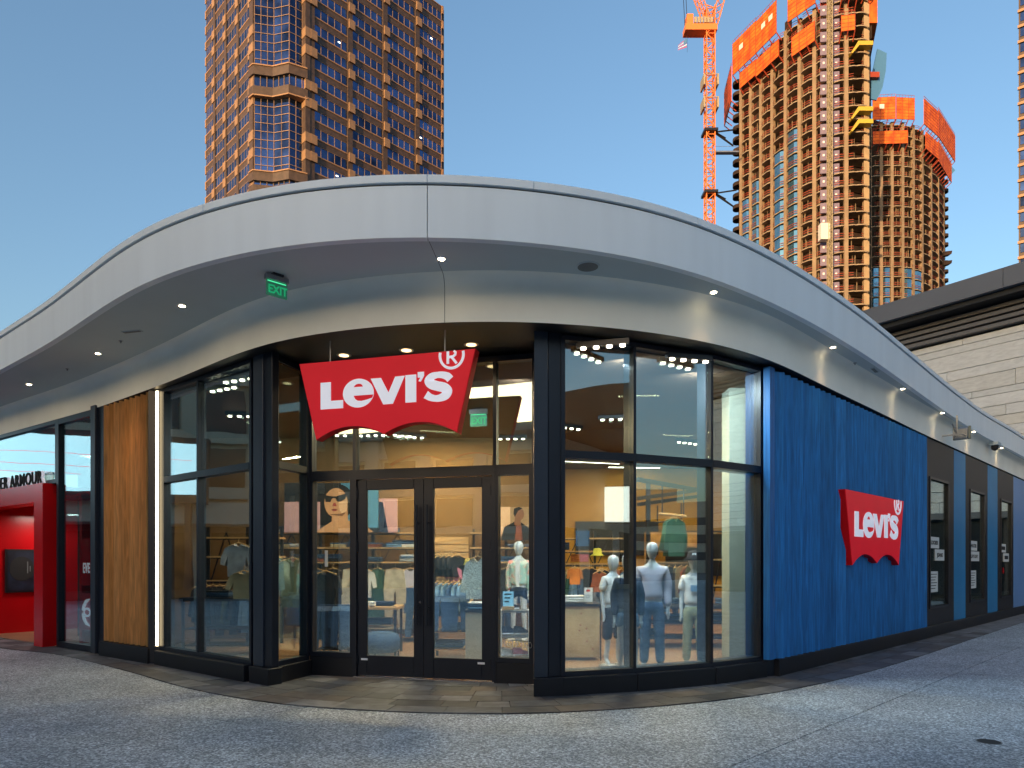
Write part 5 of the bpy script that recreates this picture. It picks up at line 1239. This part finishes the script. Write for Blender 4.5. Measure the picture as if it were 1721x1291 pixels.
# unit with shoes behind the right sidelight
yu = 10.2; un = thing('shoe_unit', 'grey open shelf unit with shoes behind the right sidelight', 'shelving', (X1(843, yu), yu, .02)); 
for z in (.10, .42, .80): MB().box(0, .40, 0, .45, z - .03, z).build('shelf', M['metal'], un)
MB().box(-.02, 0, 0, .45, 0, .8).box(.40, .42, 0, .45, 0, .8).build('side', M['paper'], un)
def shoe(x, y, z, c_, label, rz=0):
    T = thing('shoe', label, 'shoe', (x, y, z), rz); MB().prism([(-.12, 0), (.13, 0), (.135, .03), (.06, .05), (-.02, .10), (-.11, .10), (-.125, .04)], -.04, .04, axis='y').build('upper', CL[c_], T); MB().box(-.125, .138, -.045, .045, -.018, -.001).build('sole', M['white'], T)
for i, (z, dx_, c_) in enumerate(((.14, .1, 'white'), (.14, .28, 'pink'), (.46, .12, 'dkdenim'), (.46, .3, 'blackc'), (.84, .12, 'blackc'))):
    shoe(X1(843, yu) + dx_, yu + .15, z + .02, c_, ['white shoe at the bottom of the shoe unit', 'pink shoe at the bottom of the shoe unit', 'dark blue shoe on the middle of the shoe unit', 'black shoe on the middle of the shoe unit', 'black shoe on top of the shoe unit'][i], .3)
M['bluecard'] = mat('blue_card', (.25, .52, .72), .6, emit=(.3, .6, .8), es=.15)
sg = thing('price_stand', 'pale blue card stand on top of the shoe unit', 'sign', (X1(853, yu), yu - .05, .84)); MB().box(-.07, .09, 0, .01, .05, .27).build('card', M['bluecard'], sg); MB().box(-.08, .10, -.03, .05, 0, .05).build('foot', M['pine'], sg)
for k in range(3): MB().box(-.045, .06 - .02 * k, -.003, 0, .22 - k * .055, .24 - k * .055).build('text_bar', M['denim_ink'] if 'denim_ink' in M else M['ink'], sg)
# left door: table, pouf; left sidelight: draped denim
table('wooden display table behind the left door', X1(618, 11.2), 11.5, 1.0, .7, .80)
folded('white folded shirts on the table behind the left door', X1(612, 11.2), 11.35, .83, ['white', 'white'], .35); folded('dark folded jumper on the table behind the left door', X1(640, 11.2), 11.45, .83, ['blackc', 'dkdenim'], .35)
for k, (u, z) in enumerate(((620, .52), (640, .52), (625, .24))): folded('dark folded jeans under the table top behind the left door, pile %s' % ['by the left leg', 'by the right leg', 'on the bottom shelf'][k], X1(u, 11.2), 11.4, z, ['blackc', 'dkdenim', 'blackc'], .3)
pf2 = thing('standin', 'round blue denim pouf added for a reflection behind the left door', 'standin', (X1(640, 10.9), 10.9, .12)); MB().lathe([(.24, 0), (.30, .05), (.31, .18), (.28, .28), (.16, .32)], 24).build('cushion', CL['denim'], pf2)  # added cushion stands in for a blue reflection in the door glass
for k in range(3): a = 2 * pi * k / 3; MB().tube([(.28 * cos(a), .28 * sin(a), -.1), (.28 * cos(a), .28 * sin(a), .02)], .012, 6).build('leg', M['shelfblk'], pf2)
table('low dark table with draped jeans behind the left sidelight', X1(558, 10.5), 10.9, .7, .6, .78, 'darkpanel')
for u, c_, w_ in ((541, 'dkdenim', 'left'), (572, 'denim', 'right')): draped('jeans draped over the low table behind the left sidelight, ' + w_ + ' pair', X1(u, 10.5), 10.5, .82, c_, .32, .55)
hang('shirt', 'black printed sweater on a hanger behind the left sidelight', 'blackc', X1(548, 11), 11.0, zat(962, 11), .42, .58, th=.1); hang('shirt', 'dark coat hanging behind the entrance side glass', 'olive', X1(492, 11.4), 11.4, zat(940, 11.4), .5, .8, th=.12)
# behind the left window
st_ = shelving('black framed pine shelving behind the left window', X1(330, 12.6), X1(470, 12.6), 12.6, [1.2, 1.65, 2.0], [.05, .8, 1.45]); hang('shirt', 'grey sweatshirt hanging behind the left window', 'grey', X1(401, 11.0), 11.0, zat(915, 11.0), .42, .52, th=.14)
hang('shirt', 'tan printed tee on a stand behind the left window', 'tan', X1(410, 10.2), 10.2, zat(962, 10.2), .40, .40, th=.1)
table('long dark counter behind the left window', X1(372, 11.2), 11.4, 1.3, .6, .95, 'darkpanel'); folded('dark jeans on the counter behind the left window', X1(365, 11.2), 11.35, .98, ['dkdenim', 'denim', 'blackc'], .4)
# right window: cash desk box, price card, rear racks
yb_ = 10.6; ck = thing('display_box', 'knotty plywood display box with white tees on top, left in the right window', 'display box', (X1(947, yb_), yb_, .02))
inst('body', bevel(MB().box(0, .56, 0, .7, .05, .84).mesh('body', mat('knotty_ply', (.52, .36, .17), .5, var=.2, scale=2.2)), .004, 1), ck); MB().box(-.02, .58, -.02, .72, .84, .88).build('top', M['darkpanel'], ck); MB().box(.565, .585, -.005, .01, .0, .84).box(-.02, -.005, -.005, .01, 0, .84).build('edge_strip', M['shelfblk'], ck)
for k in range(6): MB().lathe([(.014, 0), (.014, .002)], 8).build('knot', M['rail'], ck, (.1 + R.random() * .4, -.003, .15 + R.random() * .6)).rotation_euler = (pi / 2, 0, 0)
folded('pile of white tees on the plywood display box', X1(962, yb_), yb_ + .25, .92, ['white', 'white', 'white'], .42)
pc = thing('price_card', 'white card with a red mark standing on the plywood box', 'sign', (X1(989, yb_), yb_ + .05, .93)); MB().box(-.06, .07, 0, .01, 0, .22).build('card', M['paper'], pc); MB().box(-.03, .03, -.003, 0, .16, .19).build('red_mark', M['red'], pc); MB().box(-.04, .04, -.003, 0, .10, .108).box(-.04, .03, -.003, 0, .07, .078).build('text_lines', M['ink'], pc)
shelving('black framed pine shelving deep behind the right window', X1(945, 14.2), X1(1060, 14.2), 14.2, [1.52, 1.78, 2.05], [.05, .72, 1.4])
hang('shirt', 'orange sweatshirt hanging deep behind the right window', 'orange', X1(966, 12.6), 12.6, zat(955, 12.6), .26, .30, th=.08); hang('shirt', 'dark top hanging beside the orange sweatshirt', 'blackc', X1(990, 12.8), 12.8, zat(955, 12.8), .3, .36)
hang('jacket', 'black leather jacket hanging beside the orange sweatshirt', 'blackc', X1(1012, 12.9), 12.9, zat(958, 12.9), .34, .4); hang('jacket', 'patterned grey jacket behind the white tee mannequin', 'rust', X1(1010, 12.2), 12.4, zat(962, 12.2), .3, .36)
for u, c_, z, lb in ((968, 'orange', 1.55, 'orange folded jumper'), (982, 'pink', 1.55, 'pale pink folded jumper'), (1040, 'blackc', 1.55, 'black folded jeans'), (950, 'dkdenim', 1.8, 'dark folded denim')): folded(lb + ' on the deep shelves behind the right window', X1(u, 14.2), 14.35, z + .02, [c_] * 4, .2, hh=.04)
T = thing('bucket_hat', 'yellow bucket hat on the deep shelf behind the right window', 'hat', (X1(1004, 14.0), 14.0, zat(934, 14.0))); MB().lathe([(.15, 0), (.09, .04), (.08, .14), (.04, .155)], 16).build('hat', CL['yellow'], T)
T = thing('tote_bag', 'blue bag hanging deep behind the right window', 'bag', (X1(978, 13.4), 13.4, zat(918, 13.4))); MB().box(-.12, .14, -.05, .05, 0, .30).build('bag', CL['denim'], T); MB().tube([(-.06, 0, .3), (0, 0, .42), (.08, 0, .3)], .01, 6).build('strap', CL['blackc'], T)
# suspended rails with a dark jacket
sr = thing('suspended_rail', 'black ceiling frame with hanging wooden display bar behind the right window', 'display rail', (0, 0, 0))
ya = 11.6
A1, A2 = at(1072, 806, 11.0), at(1186, 826, 13.6); B1, B2 = at(1072, 838, 13.0), at(1190, 822, 15.5)
MB().bar(A1, A2, .05, .07).build('beam', M['shelfblk'], sr); MB().bar(B1, B2, .05, .07).build('beam', M['shelfblk'], sr); B3, B4 = at(1072, 848, 13.6), at(1190, 832, 16); MB().bar(B3, B4, .05, .07).build('beam', M['shelfblk'], sr)
for u, v in ((1113, 815), (1149, 821)): a = at(u, v, ya); MB().tube([a, (a.x, a.y, zat(866, ya))], .012, 6).build('drop_rod', M['shelfblk'], sr)
a, b_ = at(1108, 863, ya), at(1154, 868, ya); MB().tube([a, b_], .022, 8).build('wooden_bar', M['pine'], sr)
for u, v in ((1105, 850), (1145, 845)): a = at(u, v, 12.4); MB().tube([a, (a.x, a.y, zat(876, 12.4))], .012, 6).build('drop_rod', M['shelfblk'], sr)
MB().tube([at(1102, 878, 12.4), at(1149, 875, 12.4)], .014, 6).build('lower_bar', M['shelfblk'], sr)
for u in (1090, 1186): MB().box(X1(u, 13.6) - .04, X1(u, 13.6) + .04, 13.6, 13.68, .02, 3.2).build('post', M['shelfblk'], sr)
hang('jacket', 'dark green jacket hanging from the wooden bar behind the right window', 'green', X1(1132, 11.3), 11.3, zat(872, 11.3), .40, .62, rz=.3, th=.16)
pb = thing('pine_unit', 'pine shelf unit with framed back against the mustard wall', 'shelving', (X1(1088, 16.5), 16.5, .02))
for z in (1.2, 1.55, 1.95): MB().box(0, 1.5, 0, .4, z - .04, z).build('shelf', M['pine'], pb)
MB().box(0, .06, 0, .4, 0, 2.3).box(1.44, 1.5, 0, .4, 0, 2.3).box(0, 1.5, .35, .4, 1.9, 2.3).build('frame', M['pine'], pb)
for k in range(7): hang('shirt', 'dark garment, %s from the left on the rail under the pine unit' % ['first', 'second', 'third', 'fourth', 'fifth', 'sixth', 'seventh'][k], ['blackc', 'dkdenim', 'grey', 'olive'][k % 4], X1(1105, 15.8) + k * .2, 15.8, 1.35, .4, .7, rz=1.0, cat='garment')['group'] = 'dark garments under the pine unit'
tb2 = table('wide dark display table with folded jeans behind the hatted mannequin', X1(1150, 12.4), 12.6, 2.2, .9, .75, 'darkpanel')
for k in range(5): folded('folded jeans on the wide dark table, pile %s' % ['at its left end', 'second from its left end', 'in its middle', 'second from its right end', 'at its right end'][k], X1(1150, 12.4) - .85 + k * .4, 12.45, .80, [['denim', 'dkdenim'][(k + j) % 2] for j in range(3)], .28)
for z_, xx in ((.22, -.6), (.22, .3), (.49, -.2), (.49, .6)): folded('dark folded jeans under the wide dark table, %s' % ('lower left' if (z_, xx) == (.22, -.6) else 'lower right' if z_ == .22 else 'upper left' if xx < 0 else 'upper right'), X1(1150, 12.4) + xx, 12.5, z_ + .02, ['dkdenim', 'blackc', 'denim'], .4)
for i, (u, v0, v1) in enumerate(((1217, 868, 888), (1217, 925, 968))):
    a, b_ = at(u, v1, 12.8), at(u, v0, 12.8); T = thing('light_tube', 'vertical white light tube deep behind the right window, ' + ['upper one', 'lower one'][i], 'lamp', (a.x, a.y, a.z)); MB().box(-.014, .014, -.01, .01, 0, b_.z - a.z).build('tube', M['linear'], T); MB().box(-.03, .03, .01, .03, 0, b_.z - a.z).build('housing', M['shelfblk'], T)
fr2 = shelving('black shelving with dark clothes at the right end of the shop', X1(1196, 12.9), X1(1262, 12.9), 12.95, [.6, 1.1, 1.6, 2.1], [.03, .7]); 

# ---- mannequins
def mannequin(label, x, y, z0, h, rz, body, top, legs, hat=None, arm=.0, female=True):
    T = thing('mannequin', label, 'mannequin', (x, y, z0), rz); s = h / 1.80; sh = .150 if female else .175; hp = .085
    # joints in metres for 1.80 m
    V = [(0, 0, .95), (0, .0, 1.10), (0, .01, 1.28), (0, .01, 1.44), (0, .0, 1.53), (0, -.005, 1.60),
         (-hp, 0, .90), (-hp - .015, -.01, .50), (-hp - .03, .02, .10), (-hp - .04, -.09, .025),
         (hp, 0, .90), (hp + .015, -.02, .50), (hp + .03, .02, .10), (hp + .05, -.09, .025),
         (-sh, .01, 1.42), (-sh - .04, .03, 1.13), (-sh - .045 - arm, -.02, .88), (-sh - .045 - arm, -.04, .80),
         (sh, .01, 1.42), (sh + .04, .03, 1.13), (sh + .045 + arm, -.02, .88), (sh + .045 + arm, -.04, .80),
         (-sh - .065 - arm, -.05, .73), (-sh - .045 - arm, -.07, .79), (sh + .04 + arm, -.05, .73), (sh + .02 + arm, -.07, .79)]
    E = [(0, 1), (1, 2), (2, 3), (3, 4), (4, 5), (0, 6), (6, 7), (7, 8), (8, 9), (0, 10), (10, 11), (11, 12), (12, 13), (3, 14), (14, 15), (15, 16), (16, 17), (3, 18), (18, 19), (19, 20), (20, 21), (17, 22), (16, 23), (21, 24), (20, 25)]
    rd_ = [(.14, .10), (.115, .085), (.13, .10), (.12, .085), .048, .045, .085, .055, .038, .03, .085, .055, .038, .03, .05, .038, .026, .026, .05, .038, .026, .026, .014, .010, .014, .010]
    sc3 = lambda P_: [(a * s, b_ * s, c_ * s) for a, b_, c_ in P_]; sr_ = lambda Q_: [tuple(q * s for q in r) if isinstance(r, tuple) else r * s for r in Q_]
    bd = skin('body', sc3(V), E, sr_(rd_), M['mannequin'], 2, T)
    # egg-shaped head, featureless as on the photographed mannequins
    hd = MB().lathe([(.02, -.115), (.045, -.10), (.062, -.06), (.076, 0), (.078, .045), (.068, .085), (.045, .108), (.015, .118)], 20, (0, -.012 * s, 1.69 * s), sy=1.18)
    hd.build('head', M['mannequin'], T)
    if top:
        kind, c_ = top; ex = .022; sv = 15 if kind == 'tee' else 16
        Vt = [(0, 0, .98 if kind != 'crop' else 1.08), V[1], V[2], (0, .01, 1.42), (0, .0, 1.47), (-sh, .01, 1.42), (-sh - .045, .025, 1.22), (sh, .01, 1.42), (sh + .045, .025, 1.22)]
        Et = [(0, 1), (1, 2), (2, 3), (3, 4), (3, 5), (5, 6), (3, 7), (7, 8)]; rt = [(.175, .13), (.165, .12), (.155, .115), (.125, .095), .065, .070, .070, .070, .070]
        if kind in ('long', 'jacket'):
            Vt += [V[15], (V[16][0], V[16][1], .90), V[19], (V[20][0], V[20][1], .90)]; Et += [(6, 9), (9, 10), (8, 11), (11, 12)]; rt += [.066, .055, .066, .055]
            if kind == 'jacket': rt[0] = (.18, .14); rt[1] = (.175, .13); rt[2] = (.17, .13)
        skin('garment_top', sc3(Vt), Et, sr_(rt), CL[c_], 2, T, root=0)
        if kind == 'jacket':
            MB().prism([(-.03 * s, .98 * s), (.03 * s, .98 * s), (.045 * s, 1.46 * s), (-.045 * s, 1.46 * s)], -.155 * s, -.12 * s, axis='y').build('shirt_front', CL['white'], T)
        if kind == 'tee' or kind == 'crop':
            MB().box(-.05, .05, -.142 * s, -.125 * s, 1.22 * s, 1.32 * s).build('print', CL['ltdenim'], T)
    if legs:
        kind, c_ = legs
        lo = {'trousers': .10, 'shorts': .72, 'cropped': .42, 'skirt': .45}[kind]; wide = {'trousers': 1.35, 'shorts': 1.35, 'cropped': 1.7, 'skirt': 2.1}[kind]
        Vl = [(0, 0, 1.02), (0, 0, .95)]; El = [(0, 1)]; rl = [(.135, .105), (.155, .115)]
        for sg_ in (-1, 1):
            i = len(Vl); Vl += [(sg_ * hp, 0, .86), (sg_ * (hp + .015), -.01, .5 * (.86 + lo)), (sg_ * (hp + .03), .01, lo)]; El += [(1, i), (i, i + 1), (i + 1, i + 2)]; k_ = wide / 1.35
            rl += [.098, .078 * k_, .068 * k_]
        skin('garment_legs', sc3(Vl), El, sr_(rl), CL[c_], 2, T, root=1)
    if hat: MB().lathe([(.145, -.005), (.15, .0), (.092, .05), (.084, .12), (.06, .135), (.01, .138)], 20, (0, -.012, 1.715 * s)).build('bucket_hat', CL[hat], T); MB().box(-.025, .03, -.1, -.085, 1.715 * s + .07, 1.715 * s + .1).build('hat_label', M['white'], T)
    for sg_ in (-1, 1): MB().box(sg_ * (hp + .045) * s - .045, sg_ * (hp + .045) * s + .045, -.17 * s, .07 * s, 0, .035).build('shoe_sole', CL['white'] if not female else CL['white'], T)
    MB().lathe([(.18, -.002), (.18, .008)], 24, (0, .05, 0)).build('base_plate', M['metal'], T)
    return T
Zf = .03
mannequin('mannequin in pale floral jacket and dark shorts behind the right sidelight', X1(872, 11.4), 11.4, .26, 1.62, radians(-10), None, ('jacket', 'floral'), ('shorts', 'dkdenim'))
T = thing('mannequin_block', 'wooden block under the floral jacket mannequin', 'plinth', (X1(872, 11.4), 11.45, .02)); inst('block', bevel(MB().box(-.22, .22, -.22, .22, 0, .22).mesh('block', M['pine']), .005, 1), T)
mannequin('mannequin in white tee and dark long skirt, leftmost in the right window', X1(1030, 10.0), 10.0, Zf, 1.60, radians(25), None, ('tee', 'white'), ('cropped', 'blackc'))
mannequin('mannequin in dark denim jacket and pale shorts half behind the window mullion', X1(1055, 8.95), 8.95, Zf, 1.60, radians(-5), None, ('jacket', 'dkdenim'), ('shorts', 'ltdenim'))
mannequin('tall mannequin in pale lilac sweatshirt and blue jeans in the right window', X1(1096, 9.5), 9.5, Zf, 1.78, radians(-8), None, ('long', 'lilac'), ('trousers', 'denim'), female=False)
mannequin('mannequin in black bucket hat, white tee and khaki trousers in the right window', X1(1166, 9.8), 9.8, Zf, 1.62, radians(-12), None, ('tee', 'white'), ('trousers', 'khaki'), hat='blackc')

# ---- cards and displays in the side wall's narrow windows
for i, (x0, x1, w) in enumerate(bays[:3]):
    nm_ = ['first', 'second', 'third'][i]; cx = (x0 + x1) / 2; W2 = x1 - x0; o_ = -.012
    def onwall(xx, zz): p = rpt(xx, -.012); return (p.x, p.y, zz)
    if i < 2: tx = (('LOOSER', 'JEANS'), ('WATER', 'LAY-DAY'))[i]
    else: tx = ('', '')
    for k, (fx, zt, s_) in enumerate(((.30, 1.98, .0), (.60 if i != 1 else .36, 1.72, .0))):
        T = thing('window_card', 'white card with capitals, %s one in the %s narrow window' % (['upper', 'lower'][k], nm_), 'card', onwall(x0 + W2 * fx, zt), ang(RD))
        w_ = W2 * (.52 if not (i == 1 and k) else .72); MB().box(-w_ / 2, w_ / 2, 0, .008, -.12, .12).build('card', M['paper'], T)
        if tx[k]: text('card_text', tx[k], .115, M['ink'], T, (0, -.003, -.04), align='CENTER', depth=.001, bold=.004, sx=w_ * 1.25 / (len(tx[k]) * .1) * .8)
        else: MB().box(-w_ * .35, w_ * .35, -.003, 0, -.05, .05).build('card_text', M['ink'], T)
    if i < 2:
        T = thing('notice', 'cream notice sheet with small text low in the %s narrow window' % nm_, 'notice', onwall(x0 + W2 * .26, 1.15), ang(RD)); w_ = W2 * .46
        MB().box(-w_ / 2, w_ / 2, 0, .006, -.22, .22).build('sheet', M['paper'], T)
        for k in range(6): MB().box(-w_ * .38, w_ * (.38 - .1 * (k % 3)), -.002, 0, .15 - k * .06, .165 - k * .06).build('text_line', M['ink'], T)
    else:
        T = thing('red_sticker', 'small round red sticker in the third narrow window', 'sticker', onwall(x0 + W2 * .3, 1.35), ang(RD)); MB().lathe([(.09, 0), (.09, .005)], 20).build('disc', M['red'], T, (0, 0, 0)).rotation_euler = (pi / 2, 0, 0)

# ---- more stock on the rear shelves and rails, so that they read as full
ORD = ['first', 'second', 'third', 'fourth', 'fifth', 'sixth', 'seventh', 'eighth', 'ninth', 'tenth', 'eleventh']
for zz, lv in ((1.55, 'lowest'), (1.83, 'middle'), (2.12, 'top')):
    k = 0
    for q in range(9):
        u = 440 + q * 31 + R.randint(-5, 5)
        if R.random() < (.25 if zz < 2 else .6): continue
        cs_ = [R.choice(['denim', 'dkdenim', 'blackc', 'grey', 'white', 'ltdenim', 'tan', 'rust'])] * 2 + [R.choice(['denim', 'dkdenim'])] * R.randint(1, 3)
        folded('extra folded pile, %s from the left on the %s black framed rear shelf' % (ORD[k], lv), X1(u, YB), YB + .02 + .06, zz + .02, cs_, w=.30, d=.2, hh=.03); k += 1
for j, (ua, ub, n_, Y, ztop, wh) in enumerate(((932, 1062, 11, 13.9, 1.40, 'deep behind the right window'), (1100, 1190, 9, 13.9, 1.46, 'behind the hatted mannequin'), (330, 420, 8, 12.3, 1.12, 'at the left window'))):
    rl = thing('clothes_rail', 'black clothes rail ' + wh, 'clothes rack', (X1(ua, Y), Y, .02)); W = X1(ub, Y) - X1(ua, Y)
    MB().tube([(0, 0, 0), (0, 0, ztop + .06), (W, 0, ztop + .06), (W, 0, 0)], .018, 6).build('frame', M['shelfblk'], rl)
    for k in range(n_):
        c_ = R.choice(['denim', 'dkdenim', 'blackc', 'blackc', 'grey', 'olive', 'rust', 'tan', 'ltdenim', 'white', 'green']); kd = R.choice(['shirt', 'jacket', 'trousers', 'jacket'])
        hang(kd, '%s %s, %s on the rail %s' % ({'dkdenim': 'dark denim', 'ltdenim': 'light denim', 'denim': 'denim', 'blackc': 'black', 'olive': 'olive', 'rust': 'rust red', 'green': 'dark green'}.get(c_, c_), kd, ORD[k], wh), c_, X1(ua, Y) + W * (k + .5) / n_, Y, ztop, .42, R.uniform(.6, .95), rz=radians(R.uniform(25, 70)))
for k, (u, v, Y, w, h) in enumerate(((1040, 905, 17.9, 2.2, .9), (1175, 930, 17.9, 1.6, 1.2))):
    T = thing('wall_frame', 'dark framed panel on the mustard wall, ' + ['left one', 'right one'][k], 'wall panel', (X1(u, Y) - w / 2, 18.2, zat(v, 18.2) - h / 2)); MB().box(0, w, 0, .06, 0, h).build('panel', M['darkpanel'], T)
